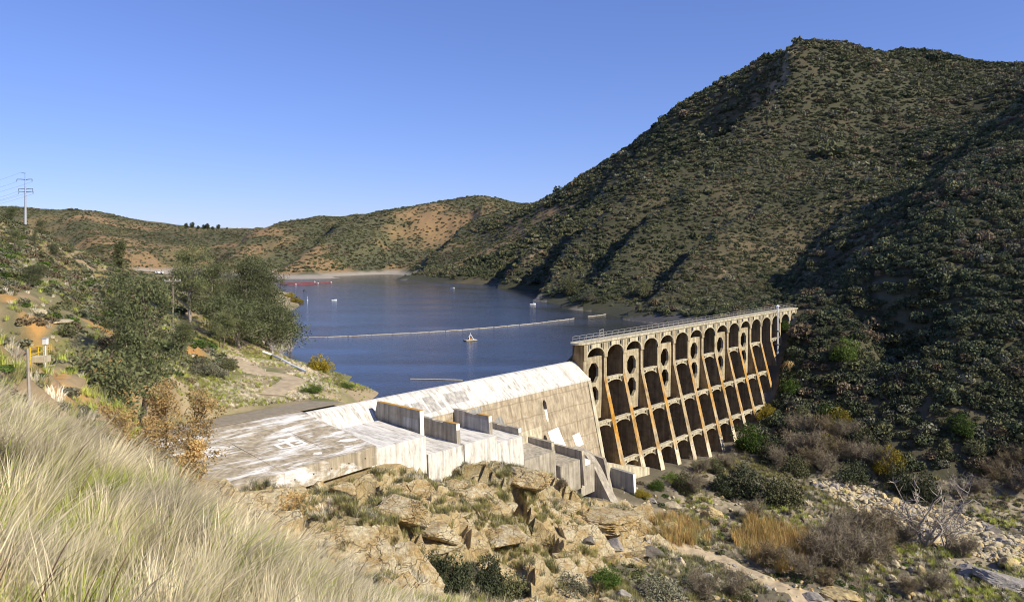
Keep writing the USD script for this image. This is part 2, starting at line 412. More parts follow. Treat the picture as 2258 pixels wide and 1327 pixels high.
# left hillside
P('l', (62, 845, 30), (90, 795, 45), (20, 765, 40), (0, 700, 70), (0, 640, 100), (0, 560, 150), (0, 490, 200), (-200, 480, 200), (-200, 560, 120), (-250, 650, 70),
  (100, 512, 230), (160, 560, 220), (190, 600, 190), (250, 615, 190), (220, 722, 110), (150, 700, 110), (130, 650, 130), (300, 760, 100), (200, 850, 62), (140, 800, 60), (250, 860, 72),
  (280, 880, 85), (330, 800, 110), (400, 770, 130), (430, 805, 125), (300, 690, 140), (350, 650, 190), (480, 700, 190), (400, 660, 230), (250, 640, 260), (300, 640, 330), (160, 960, 40), (240, 950, 48), (100, 880, 36),
  (60, 505, 245), (0, 470, 250), (-200, 430, 300), (-100, 440, 380))
W('l', (-135, 420, 3), (-180, 420, 7), (-260, 420, 18), (-170, 520, 2), (-230, 560, 5), (-310, 520, 16), (-430, 400, 60), (-400, 600, 22), (-300, 250, 62), (-300, 100, 75), (-200, 30, 60), (-110, 20, 46), (-60, 30, 33), (-90, 60, 31))
# flat by the dam, the shore
P('f', (430, 935, 98), (450, 850, 118), (520, 772, 163), (560, 800, 150), (600, 850, 125), (660, 830, 135), (700, 850, 126), (760, 868, 119), (560, 880, 115), (420, 880, 106), (620, 800, 147), (640, 790, 150),
  (750, 850, 125), (560, 760, 172), (820, 862, 118.5))
S('f', (-60, -8, 4.2), (-70, -7, 4.25), (-80, -8, 4.3), (-95, -8, 4.4), (-95, -20, 4.6), (-58, -9, 4.0), (-110, -5, 6.5), (-56, -14, 3.2))
for u, v in ((700, 822), (780, 826), (850, 856), (640, 793), (600, 772), (660, 812), (640, 752), (646, 706), (655, 668), (640, 655), (625, 638)):
    ctl.append((*on_z(u, v, .25), 'f'))
P('f', (560, 705, 262), (600, 662, 345), (500, 640, 340), (605, 740, 205), (590, 715, 240), (612, 640, 430))
# lake bed
for u, v in ((800, 780), (900, 800), (1000, 760), (1150, 740), (1250, 740), (1000, 700), (800, 700), (900, 660), (1100, 680), (1000, 650), (760, 640), (880, 630), (740, 760), (1300, 720), (1200, 700)):
    q = on_z(u, v, 0); ctl.append((q[0], q[1], -7, 'b'))
for u, v in ((690, 790), (700, 740), (690, 690), (690, 655), (670, 633), (720, 622), (830, 622)):
    q = on_z(u, v, 0); ctl.append((q[0], q[1], -3, 'b'))
S('b', (-50, -9, -6), (-30, -10, -10), (-30, -25, -8), (0, -18, -14), (0, -30, -9), (30, -22, -14), (50, -22, -14), (70, -22, -13), (30, -36, -9), (60, -36, -8), (85, -24, -8))
# the river below the dam, under the dam too
foot = {0: -18.5, 1: -20, 2: -20.3, 3: -21, 4: -21.4, 5: -21.9, 6: -22.9, 7: -23.2, 8: -21.9, 9: -20.2, 10: -19.6, 11: -17.4, 12: -14.6, 13: -6.2, 14: -3.6, 15: 2.2}
for i, z in foot.items():
    S('r', (i * 7.315, .25 * -z, z))
    S('b' if i < 12 else 'm', (i * 7.315, -6 - max(0, -z) * .5, min(z + 1.0, 2.5) if i < 13 else z + 2))
S('n', (116, 0, 6.9), (118, 8, 8), (117, -10, 8), (124, 2, 12), (116, 18, 3.0), (112, 26, -4), (106, 34, -12))
S('r', (-30, 1, -20), (-50, 0, -14), (-10, 2, -20), (-40, 8, -12), (-55, 8, -6), (-20, 10, -16), (-8, 11, -18.5), (4, 13, -20.8), (8, 16, -21.5))
S('f', (-62, 4, -.5), (-75, 4, -.6), (-90, 5, -.4), (-100, 6, .5), (-105, 14, 2.5))
P('r', (1500, 1060, 165), (1600, 1040, 172), (1500, 1130, 148), (1650, 1100, 158), (1800, 1080, 164), (1950, 1070, 170), (2100, 1100, 163), (2258, 1120, 160), (1600, 1200, 132), (1800, 1200, 132), (2000, 1200, 134), (2200, 1200, 136), (2400, 1150, 150),
  (1700, 1280, 112), (1900, 1290, 118), (2100, 1290, 119), (2258, 1300, 116), (2400, 1280, 120), (1540, 1290, 106), (1400, 1290, 97), (1620, 1330, 101), (1750, 1350, 104), (2000, 1400, 100), (2300, 1420, 98), (1450, 1210, 120), (1530, 1180, 128), (1400, 1130, 140))
# the rock below the apron
P('o', (838, 1002, 97), (890, 990, 103), (940, 1035, 101), (1000, 1038, 103), (1060, 1003, 106.5), (1130, 1015, 112), (1180, 1035, 114), (900, 1070, 92), (800, 1055, 88), (800, 1100, 82), (720, 1075, 83), (620, 1125, 78), (560, 1148, 75.5), (660, 1100, 79), (770, 1040, 88), (500, 1165, 72),
  (700, 1150, 74), (800, 1180, 72), (900, 1200, 75), (900, 1120, 84), (1000, 1100, 90), (1100, 1050, 100), (1200, 1080, 110), (1290, 1115, 121), (1100, 1150, 91), (1200, 1160, 98), (1300, 1160, 110), (1400, 1150, 126), (1420, 1190, 119),
  (1000, 1200, 81), (1100, 1240, 83), (1200, 1250, 86), (1300, 1240, 94), (1000, 1300, 73), (900, 1290, 66), (1100, 1327, 76), (1250, 1327, 82), (780, 1260, 64), (640, 1180, 68), (540, 1180, 65), (480, 1130, 66), (1350, 1100, 134), (1230, 1050, 116), (1160, 1090, 103))
# the near hillside on the right
P('n', (1850, 655, 240), (1930, 550, 250), (2080, 412, 262), (2258, 312, 275), (2450, 200, 300), (1760, 760, 226), (1800, 720, 226), (1900, 700, 222), (2000, 600, 226), (2150, 480, 240), (2258, 480, 235), (2100, 700, 205), (2258, 700, 200), (2000, 800, 200), (1850, 850, 206),
  (1750, 900, 203), (1900, 950, 186), (2100, 900, 180), (2258, 900, 176), (2050, 1020, 172), (2258, 1060, 164), (1720, 940, 196), (1700, 975, 187), (1800, 990, 182), (2450, 700, 190), (2450, 1000, 165), (2600, 400, 250))
W('n', (190, 340, 66), (240, 330, 108), (130, 300, 36), (160, 300, 54), (300, 300, 140), (250, 200, 90), (200, 120, 20), (280, 120, 60), (350, 250, 150))
# the mountain
P('m', (1180, 442, 800), (1240, 405, 785), (1300, 375, 770), (1350, 343, 756), (1400, 311, 742), (1450, 255, 727), (1500, 213, 712), (1550, 182, 702), (1600, 157, 692), (1650, 126, 680), (1700, 73, 668), (1735, 54, 655), (1770, 50, 650), (1800, 62, 656), (1850, 95, 670), (1920, 79, 690), (2000, 79, 722), (2050, 88, 735), (2100, 101, 750), (2200, 131, 775), (2258, 174, 785), (2500, 215, 850),
  (1740, 180, 608), (1700, 230, 580), (1625, 290, 560), (1500, 365, 530), (1400, 420, 505), (1290, 500, 480),
  (1600, 255, 640), (1500, 330, 640), (1400, 395, 625), (1300, 455, 610), (1230, 500, 600),
  (1850, 200, 600), (1950, 300, 535), (2050, 370, 475), (2100, 200, 650), (2150, 300, 570), (2258, 250, 640), (2080, 390, 430), (2000, 420, 420), (1950, 480, 380), (1880, 580, 320), (1860, 625, 290),
  (1800, 400, 460), (1750, 500, 385), (1800, 560, 335), (1700, 560, 340), (1650, 460, 415), (1600, 560, 345), (1600, 400, 455), (1550, 470, 425), (1500, 500, 412), (1450, 560, 378), (1700, 340, 505), (1800, 300, 540),
  (1400, 610, 345), (1350, 560, 400), (1300, 610, 385), (1200, 600, 440), (1200, 540, 500), (1130, 580, 520), (1700, 640, 288), (1600, 650, 288), (1500, 640, 310), (1740, 670, 270), (1800, 660, 262))
for u, v in ((1440, 713), (1350, 700), (1250, 682), (1180, 660), (1100, 641), (1050, 634), (1000, 629), (930, 620), (870, 615), (1520, 724), (1600, 735)):
    q = on_z(u, v, 0); ctl.append((q[0], q[1], .3, 'm')); k = 1 + 9 / np.hypot(q[0], q[1]); ctl.append((q[0] * k + 2.5, q[1] * k, 4.5, 'm')); ctl.append((q[0] - 5, q[1] - 4, -2.5, 'b'))
W('m', (330, 900, 150), (200, 900, 120), (60, 1000, 60), (500, 800, 200), (150, 400, 38), (175, 420, 62), (260, 480, 95), (320, 420, 120), (400, 600, 175), (500, 500, 190))
# hills across the lake
P('a', (600, 500, 1050), (670, 469, 1020), (720, 481, 1010), (780, 479, 1020), (840, 464, 1030), (900, 453, 1040), (950, 436, 1050), (1000, 420, 1060), (1040, 407, 1060), (1070, 399, 1060), (1110, 436, 1080), (1180, 444, 1100), (1145, 444, 1110),
  (660, 540, 880), (700, 580, 780), (640, 590, 740), (750, 560, 830), (760, 520, 910), (850, 560, 830), (950, 520, 900), (1000, 480, 960), (1060, 500, 900), (1080, 470, 980), (900, 590, 760), (1000, 570, 720), (950, 600, 690), (1050, 560, 740), (860, 600, 740),
  (560, 560, 860), (520, 560, 900), (600, 590, 760),
  (70, 447, 1300), (130, 434, 1300), (200, 447, 1300), (260, 484, 1280), (340, 518, 1280), (420, 497, 1300), (460, 496, 1300), (500, 503, 1280), (560, 503, 1260), (590, 502, 1200), (0, 465, 1350), (-150, 455, 1350),
  (150, 500, 1120), (100, 540, 1000), (220, 540, 1000), (300, 520, 1150), (350, 560, 950), (450, 540, 1050), (400, 590, 760), (300, 590, 800), (470, 580, 800), (350, 600, 700))
for u, v in ((620, 612), (680, 613), (740, 614), (800, 613), (845, 613)):
    q = on_z(u, v, 0); ctl.append((q[0], q[1], .3, 'a')); k = 1 + 26 / np.hypot(q[0], q[1]); ctl.append((q[0] * k, q[1] * k, 4.0, 'a'))
W('a', (-900, 1300, 90), (-500, 1700, 20), (0, 1700, 20), (500, 1700, 60), (-1200, 1700, 60), (900, 1700, 90), (-700, 900, 60), (-1300, 900, 90), (-330, 640, 5), (-420, 720, 12))

C = np.array([c[:3] for c in ctl]); REG = np.array([c[3] for c in ctl])
_, keep = np.unique(np.round(C[:, :2], 1), axis=0, return_index=True)
C, REG = C[keep], REG[keep]

def axis(lo, hi, a, b, step, grow):
    mid = list(np.arange(a, b, step)); up = [mid[-1]]; s = step
    while up[-1] < hi:
        s *= grow; up.append(up[-1] + s)
    dn = [mid[0]]; s = step
    while dn[-1] > lo:
        s *= grow; dn.append(dn[-1] - s)
    return np.array(dn[:0:-1] + mid + up[1:])

XS = axis(-1500, 1300, -42, 92, .5, 1.026)
YS = axis(-60, 1800, 50, 185, .5, 1.022)
GX, GY = np.meshgrid(XS, YS, indexing='ij')
pts = np.stack([GX.ravel(), GY.ravel()], 1)
# a coarser grid carries the smooth shape
cx, cy = XS[::2], YS[::2]
cg = np.stack(np.meshgrid(cx, cy, indexing='ij'), -1).reshape(-1, 2)
base = RBFInterpolator(C[:, :2], C[:, 2], kernel='linear', degree=1, smoothing=0.0)(cg).reshape(len(cx), len(cy))
base = gaussian_filter(base, 1.3)
lin = RegularGridInterpolator((cx, cy), base, bounds_error=False, fill_value=None, method='linear')
Z = lin(pts).reshape(GX.shape)
Z = gaussian_filter(Z, 1.2)

ttree = cKDTree(C[:, :2])
def wob(p, sc, seed):
    q = np.column_stack([p / sc, np.zeros(len(p))])
    return meshkit.fbm(q, 4, seed) - .5
def region(p):
    r = np.hypot(p[:, 0], p[:, 1])[:, None]
    w = np.column_stack([wob(p, 14, 3), wob(p, 14, 9)]) * np.clip(r * .06, 1, 30)
    return REG[ttree.query(p + w)[1]]
reg = region(pts).reshape(GX.shape)

def cells(p, size, seed, tilt, step):
    """Broken rock: each cell a tilted facet of its own height."""
    rng = np.random.default_rng(seed)
    lo, hi = p.min(0) - 2 * size, p.max(0) + 2 * size
    n = int(np.prod((hi - lo) / size))
    c = rng.uniform(lo, hi, (n, 2))
    w = np.column_stack([wob(p, size * .6, seed + 1), wob(p, size * .6, seed + 2)]) * size * .7
    i = cKDTree(c).query(p + w)[1]
    g = rng.normal(0, tilt, (n, 2)); o = rng.uniform(-step, step, n)
    return o[i] + ((p - c[i]) * g[i]).sum(1)

def soft(mask, s):
    return gaussian_filter(mask.astype(float), s)

hill = soft(np.isin(reg, ['m', 'a', 'n']), 4)
far = np.hypot(GX, GY)
# spurs and gullies that run down the hills
q3 = np.stack([GX / 95, GY / 95, 0 * GX], -1)
rid = 1 - np.abs(2 * meshkit.noise(q3 + 3.3, 5) - 1)
rid2 = 1 - np.abs(2 * meshkit.noise(q3 * 2.3 + 7.1, 6) - 1)
amp = np.clip((Z - 3) / 40, 0, 1) * hill
Z += amp * ((rid - .8) * 7 + (rid2 - .7) * 4.0) * np.clip((far - 150) / 350, .1, 1.1)
Z += amp * (meshkit.fbm(np.stack([GX / 12, GY / 12, 0 * GX], -1), 3, 8) - .5) * 3.0
def spur(line, crest, gully, w):
    """A rib running down the hill, steep on its left side, with a gully along its foot."""
    global Z
    c = np.array([at(*q)[:2] for q in line])
    m = (GX > c[:, 0].min() - 140) & (GX < c[:, 0].max() + 140) & (GY > c[:, 1].min() - 140) & (GY < c[:, 1].max() + 140)
    q = np.column_stack([GX[m], GY[m]]); q = q + np.column_stack([wob(q, 40, 77), wob(q, 40, 78)]) * 26
    best = np.full(len(q), 1e9); side = np.zeros(len(q)); tt = np.zeros(len(q)); n = len(c) - 1
    for k in range(n):
        a, d = c[k], c[k + 1] - c[k]; L = np.hypot(*d)
        t = np.clip(((q - a) @ d) / L ** 2, 0, 1); o = q - a - t[:, None] * d; r = np.hypot(o[:, 0], o[:, 1])
        k_ = r < best
        best[k_] = r[k_]; side[k_] = (d[0] * o[:, 1] - d[1] * o[:, 0])[k_]; tt[k_] = (k + t[k_]) / n
    fade = np.sin(np.pi * np.clip(tt * .86 + .07, 0, 1)) ** .5
    left = side < 0
    h = crest * np.exp(-(best / (w * np.where(left, .45, 1.3))) ** 2) - np.where(left, gully * (best / w) * np.exp(1 - best / w), 0)
    Z[m] += h * fade * np.exp(-np.maximum(best - 100, 0) / 12)
spur([(1760, 108, 645), (1735, 190, 612), (1640, 275, 580), (1520, 335, 550), (1425, 400, 522), (1370, 450, 500)], 6, 22, 24)
spur([(1400, 425, 520), (1330, 490, 492), (1275, 545, 462), (1225, 605, 425), (1170, 655, 385)], 8, 17, 20)
spur([(1570, 400, 470), (1490, 455, 450), (1400, 530, 420), (1330, 600, 385)], 6, 11, 17)
spur([(1640, 500, 400), (1560, 560, 370), (1480, 630, 330)], 5, 9, 14)
spur([(1320, 395, 640), (1240, 470, 600), (1180, 540, 560), (1110, 610, 520)], 7, 14, 22)
spur([(1066, 470, 980), (1040, 520, 900), (960, 575, 750)], 9, 16, 42)
spur([(760, 490, 980), (700, 560, 840), (650, 595, 760)], 8, 18, 36)
spur([(600, 510, 1020), (550, 540, 950), (480, 585, 800)], 12, 20, 45)
spur([(160, 475, 1220), (190, 520, 1050), (230, 570, 850)], 9, 16, 45)
spur([(1860, 480, 380), (1830, 560, 330), (1790, 640, 285)], 4, 7, 12)
rk = soft(reg == 'o', 3)
ro = (rk > .02).ravel()
h = np.zeros(len(pts))
pr = pts[ro]
sk = np.column_stack([pr[:, 0] * .8 + pr[:, 1] * .35, pr[:, 1] * .9 - pr[:, 0] * .25])
h[ro] = cells(sk, 6.5, 11, .16, 1.0) + cells(sk * [1, 1.2], 2.6, 12, .16, .34) + cells(pr, 1.2, 13, .20, .12) - .8
Z += rk * h.reshape(Z.shape)
rv = soft(reg == 'r', 4)
hr = np.zeros(len(pts)); rr = (rv > .02).ravel(); pr = pts[rr]
hr[rr] = .45 * cells(pr, 3.2, 21, .2, .5) + .35 * cells(pr, 1.3, 22, .3, .3) + wob(pr, 9, 23) * 1.2
lf = soft(reg == 'l', 4)
hl = np.zeros(len(pts)); ll = (lf > .02).ravel(); pl = pts[ll]
hl[ll] = .5 * cells(pl, 4.0, 31, .3, .6) + wob(pl, 12, 33) * 2.4 + wob(pl, 3, 34) * .7
sl, wl = loc2(pts); sl = sl.reshape(Z.shape); wl = wl.reshape(Z.shape)
Z += rv * hr.reshape(Z.shape) * np.clip((np.abs(wl - 3) - 6) / 6, .12, 1)
Z += lf * hl.reshape(Z.shape)
fl = soft(reg == 'f', 3)
Z += fl * (meshkit.fbm(np.stack([GX / 4, GY / 4, 0 * GX], -1), 3, 40) - .5) * .35
# keep the ground clear of what is built on it
def press(mask, top, s=1.5):
    global Z
    k = soft(mask, s)
    Z = np.where(mask, np.minimum(Z, top), Z * (1 - k) + np.minimum(Z, top) * k)
press((sl > -108) & (sl < -55) & (wl > -4.2) & (wl < 14.0), -.9)
press((sl > -108) & (sl < -52) & (wl > -10.5) & (wl <= -4.0), 4.02 + 0 * Z)
Z = np.where((sl > -108) & (sl < -55) & (wl > -10.5) & (wl <= -4.0), np.maximum(Z, 3.7), Z)
press((sl > -60) & (sl < -30) & (wl > -4) & (wl < 11), -3.4)
press((sl > -33) & (sl < -18) & (wl > -4) & (wl < 11), -10.8)
press((sl > -20) & (sl < 3) & (wl > -4) & (wl < 12), -13.5 - .3 * (sl + 20))
# hollows in the rock
PITS = [(805, 1062, 87, 1.5, 3.0, 4.2), (742, 1140, 78, 2.6, 1.3, 2.6), (1195, 1165, 97, 1.8, 1.8, 3.6), (1010, 1150, 85, 1.0, 2.4, 2.0), (1140, 1090, 102, 1.0, 2.6, 2.4)]
for u, v, Y, rx, ry, dp in PITS:
    q = at(u, v, Y)
    d = np.hypot((GX - q[0]) / rx, (GY - q[1]) / ry)
    Z = Z - dp * np.clip((1.35 - d) * 3, 0, 1)
ground_z = RegularGridInterpolator((XS, YS), Z, bounds_error=False, fill_value=None)

def gz(xy):
    return ground_z(np.atleast_2d(xy))
def hit(u, v, y0=3.0, y1=1500):
    """Where the line of sight through (u, v) of the photograph meets the ground."""
    Y = np.geomspace(y0, y1, 1600)
    p = np.column_stack([(u - CX) / F * Y, Y, EYE - (v - YH) / F * Y])
    below = np.nonzero(p[:, 2] < gz(p[:, :2]))[0]
    k = below[0] if len(below) else len(Y) - 1
    return np.array([p[k, 0], p[k, 1], float(gz(p[k, :2])[0])])

# colours of the ground
nz = lambda sc, seed: (meshkit.fbm(np.stack([GX / sc, GY / sc, Z / sc], -1), 5, seed)).ravel()
col = np.zeros((GX.size, 3)); zf = Z.ravel(); rf = reg.ravel()
def lerp(a, b, t):
    return np.asarray(a) + (np.asarray(b) - np.asarray(a)) * np.clip(t, 0, 1)[:, None]
n1, n2, n3, n4 = nz(30, 50), nz(7, 51), nz(110, 52), nz(2.2, 53)
col[:] = (.24, .19, .12)
def setc(r, c):
    m = rf == r; col[m] = c[m]
setc('m', lerp((.062, .060, .030), (.13, .10, .052), (n1 * .6 + n3 * .4 - .52) * 6))
setc('n', lerp((.075, .068, .036), (.13, .105, .058), (n1 - .5) * 4))
setc('a', lerp((.10, .098, .048), (.29, .185, .085), (n3 * .6 + n1 * .4 - .48) * 9))
setc('l', lerp((.17, .15, .075), (.30, .22, .12), (n1 * .5 + n2 * .5 - .47) * 9))
setc('f', lerp((.17, .165, .065), (.34, .265, .155), (n1 * .4 + n2 * .6 - .44) * 8))
setc('r', lerp((.13, .11, .07), (.32, .265, .175), (n2 - .44) * 5))
setc('o', lerp((.43, .325, .16), (.27, .22, .105), (n2 - .42) * 5))
setc('g', lerp((.21, .17, .10), (.30, .25, .14), (n2 - .4) * 5))
setc('b', lerp((.17, .15, .11), (.25, .22, .16), (n2 - .4) * 5))
shore = np.clip(1 - (zf - 1.7 - 2.2 * (n2 - .5)) / 1.2, 0, 1)
farshore = np.isin(rf, ['a'])
col[farshore] = lerp(col, (.36, .31, .235), shore)[farshore]
ms = np.isin(rf, ['m', 'n']) & (sl.ravel() < 120) & (wl.ravel() < -4)
col[ms] = lerp(col, (.095, .088, .078), np.clip(1 - (zf - 3.4 - 2.5 * (n2 - .5)) / 1.5, 0, 1))[ms]  # bare shore below the mountain, darkened to carry its shade in the colour
# bare orange cuts in the left hillside
def blob(u, v, r, c, ry=None):
    p = hit(u, v)
    d = np.hypot((pts[:, 0] - p[0]) / r, (pts[:, 1] - p[1]) / (ry or r)) + (n2 - .5) * 2.6 + (n4 - .5) * 3.0
    t = np.clip((1 - d) * 2, 0, 1)[:, None] * (.6 + .4 * n4[:, None])
    col[:] = col * (1 - t) + np.asarray(c) * t
CUT = (.47, .25, .075)
CUTS = [(190, 602, 6, 5), (235, 612, 3, 3), (20, 660, 2.0, 3), (15, 765, 1.3, 3), (220, 725, 4, 3), (140, 850, 1.8, 3), (210, 855, 2.4, 4), (120, 880, 1.4, 2), (420, 770, 3, 4), (250, 890, 3, 4), (80, 735, 1.5, 2)]
for u, v, r, ry in CUTS:
    blob(u, v, r, CUT, ry)
blob(420, 640, 18, (.42, .33, .24))
for u, v, r in ((1925, 140, 12), (2000, 390, 6), (1600, 600, 5), (1690, 215, 14), (1250, 465, 8), (1180, 560, 8)):
    blob(u, v, r, (.27, .19, .115))

def cut(name, regs, mname, label_kind='structure'):
    """The sheet's faces of these regions, as a piece of the setting."""
    nx, ny = GX.shape
    i, j = np.meshgrid(np.arange(nx - 1), np.arange(ny - 1), indexing='ij')
    m = np.isin(reg[:-1, :-1], regs)
    i, j = i[m], j[m]
    a = i * ny + j; b = (i + 1) * ny + j; c = b + 1; d = a + 1
    f = np.vstack([np.stack([a, b, c], 1), np.stack([a, c, d], 1)])
    used, inv = np.unique(f, return_inverse=True)
    v = np.column_stack([pts, zf])[used]
    fv = inv.reshape(-1, 3)
    o = obj(name, (v, fv), mname, smooth=name not in ('rock_outcrop', 'riverbed'), tint=col[used])
    return tag(o, kind=label_kind)
cut('ground', ['g', 'f', 'l'], 'terrain')
cut('lake_bed', ['b'], 'terrain')
cut('riverbed', ['r'], 'terrain')
cut('rock_outcrop', ['o'], 'rock_ground')
cut('near_hillside', ['n'], 'hill_soil')
cut('mountain', ['m'], 'hill_soil')
cut('far_hills', ['a'], 'hill_soil')
# ------------------------------------------------------------------ the lake
ZC, ZA, ZB, ZD = 7.94, -.14, -8.24, -16.47
BAY = 7.315
def up_w(z):
    """Upstream edge of the buttresses at height z."""
    return -2.2 - np.maximum(0, 5.0 - z)
def half(z):
    return np.interp(-np.asarray(z, float), [-ZA, 20], [.52, .82])

edge = [(-61, -4.0), (-1.0, -4.0), (-1.0, float(up_w(0)) - .1)]
for k in range(15):
    t = np.linspace(0, math.pi, 13)
    edge += [((k + .5) * BAY - math.cos(a) * (BAY / 2 - .3), float(up_w(0)) - .1 - 2.75 * math.sin(a)) for a in t]
edge += [(110, float(up_w(0)) - .1), (122, -8)]
lk = [tuple(dam(s, w)[:2]) for s, w in edge] + [(150, 300), (120, 420), (60, 620), (0, 800), (-330, 800), (-330, 420), (-150, 300), (-75, 190)]
lake = prism(Polygon(lk), -9.0, 0.0)
lt = trimesh.Trimesh(lake.vertices, lake.faces, process=False)
top = lt.faces[lt.triangles[:, :, 2].min(1) > -.01]
tag(obj('lake', (lt.vertices, top), 'lake'), kind='structure')

# ------------------------------------------------------------------ the multiple-arch dam
dm = thing('arch_dam', 'concrete multiple-arch dam with orange-stained sloping buttresses and openwork arches under its deck', 'dam', (P0[0], P0[1], 0), 0)
def dl(v):
    """Dam points, from along/downstream/up to the dam's own axes."""
    v = dam_v(v); v[:, :2] -= P0
    return v
rng = np.random.default_rng(4)
def gz_dam(s, w):
    return float(gz(dam(s, w)[:2])[0])
foot_z = {}
for i in range(16):
    s = i * BAY
    zb = foot.get(i, 2) - 1.5
    zs = np.array([zb, -20 if zb < -20.5 else zb + .01, ZA, ZC - 3.6, ZC - 3.6, ZC - .35])
    wd = np.array([-.2 + .25 * (ZA - zb), -.2 + .25 * (ZA - zs[1]), -.2, -.2, 0, 0])
    if i == 15:
        zs = np.array([foot[15] - 2, foot[15] - 1.9, foot[15], ZC - 3.6, ZC - 3.6, ZC - .35]); wd = np.array([-.2, -.2, -.2, -.2, 0, 0])
    wu = up_w(zs)
    n = len(zs)
    h = half(zs)
    h[4:] = .58
    v = []
    for sg in (-1, 1):
        v += [(s + sg * h[k], wd[k], zs[k]) for k in range(n)] + [(s + sg * h[k], wu[k], zs[k]) for k in range(n)]
    f = []
    for k in range(n - 1):
        a, b = k, n + k
        f += [[a, a + 1, b + 1], [a, b + 1, b]]                     # near side
        c, d = 2 * n + k, 3 * n + k
        f += [[c, d + 1, c + 1], [c, d, d + 1]]
        f += [[b, b + 1, d + 1], [b, d + 1, d]]                     # upstream
        f += [[a, c + 1, a + 1], [a, c, c + 1]]                     # downstream
    f += [[n - 1, 3 * n - 1, 4 * n - 1], [n - 1, 4 * n - 1, 2 * n - 1], [0, 3 * n, 2 * n], [0, n, 3 * n]]
    # the sides are tinted darker and browner than the weathered edges
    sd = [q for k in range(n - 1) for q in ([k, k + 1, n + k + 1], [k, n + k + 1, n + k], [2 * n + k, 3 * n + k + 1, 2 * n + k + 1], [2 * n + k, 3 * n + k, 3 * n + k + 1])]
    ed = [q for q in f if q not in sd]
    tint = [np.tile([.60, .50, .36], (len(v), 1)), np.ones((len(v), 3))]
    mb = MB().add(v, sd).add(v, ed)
    # the weathered downstream face, a skin 2 cm proud, orange with lichen down to the whitewashed foot
    m = 40
    zz = np.linspace(ZA + .2, zb, m) if i < 15 else np.linspace(ZC - 4, zb, m)
    ww = -.2 + .25 * np.maximum(ZA - zz, 0) + .02
    hh = half(zz) - .015
    strip = np.stack([np.column_stack([s + hh * sg, ww, zz]) for sg in (-1, -.33, .33, 1)], 1).reshape(-1, 3)
    q = [[4 * k + j, 4 * k + j + 1, 4 * k + j + 5, 4 * k + j + 4] for k in range(m - 1) for j in range(3)]
    mb.add(strip, np.array(q))
    strength = rng.uniform(.55, 1.0) if i not in (0, 5, 15) else .25
    gfoot = foot.get(i, 2)
    nn = meshkit.fbm(np.column_stack([strip[:, 0] * .6, strip[:, 2] * .35, np.full(len(strip), i * 7.)]), 3, 60 + i)
    band = np.clip(1.25 - np.abs((ZA - strip[:, 2]) / max(ZA - gfoot, 3) - .45) * 1.2, 0, 1)
    li = np.clip((nn - .31) * 4.2, 0, 1) * strength * band
    foot_white = np.clip((gfoot + 3.6 + (nn - .5) * 2.0 - strip[:, 2]) * 2.0, 0, 1) if 1 < i < 10 else np.zeros(len(strip))
    c = np.array([1, 1, 1.0]) + li[:, None] * (np.array([1.10, .68, .19]) - 1)
    c = c * (1 - foot_white[:, None]) + np.array([1.5, 1.55, 1.7]) * foot_white[:, None]
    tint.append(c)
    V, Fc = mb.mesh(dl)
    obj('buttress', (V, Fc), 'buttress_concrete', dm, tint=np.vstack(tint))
    if 1 < i < 10:      # painted marks on the whitewashed feet
        mk = MB()
        z0 = gfoot + 3.2
        for k, (du, dv, a, b) in enumerate(((-.32, 0, .12, .5), (.05, .1, .1, .45), (-.1, -.12, .42, .09), (.3, -.05, .09, .36), (.0, .38, .3, .08))):
            du += rng.uniform(-.06, .06); z = z0 + dv
            w = -.2 + .25 * (ZA - z) + .05
            mk.box(np.array([s + du - a / 2, w - .02, z - b / 2]), np.array([s + du + a / 2, w + .015, z + b / 2]))
        obj('painted_mark', mk.mesh(dl), 'dark_steel' if i in (4, 8) else 'whitewash', dm)

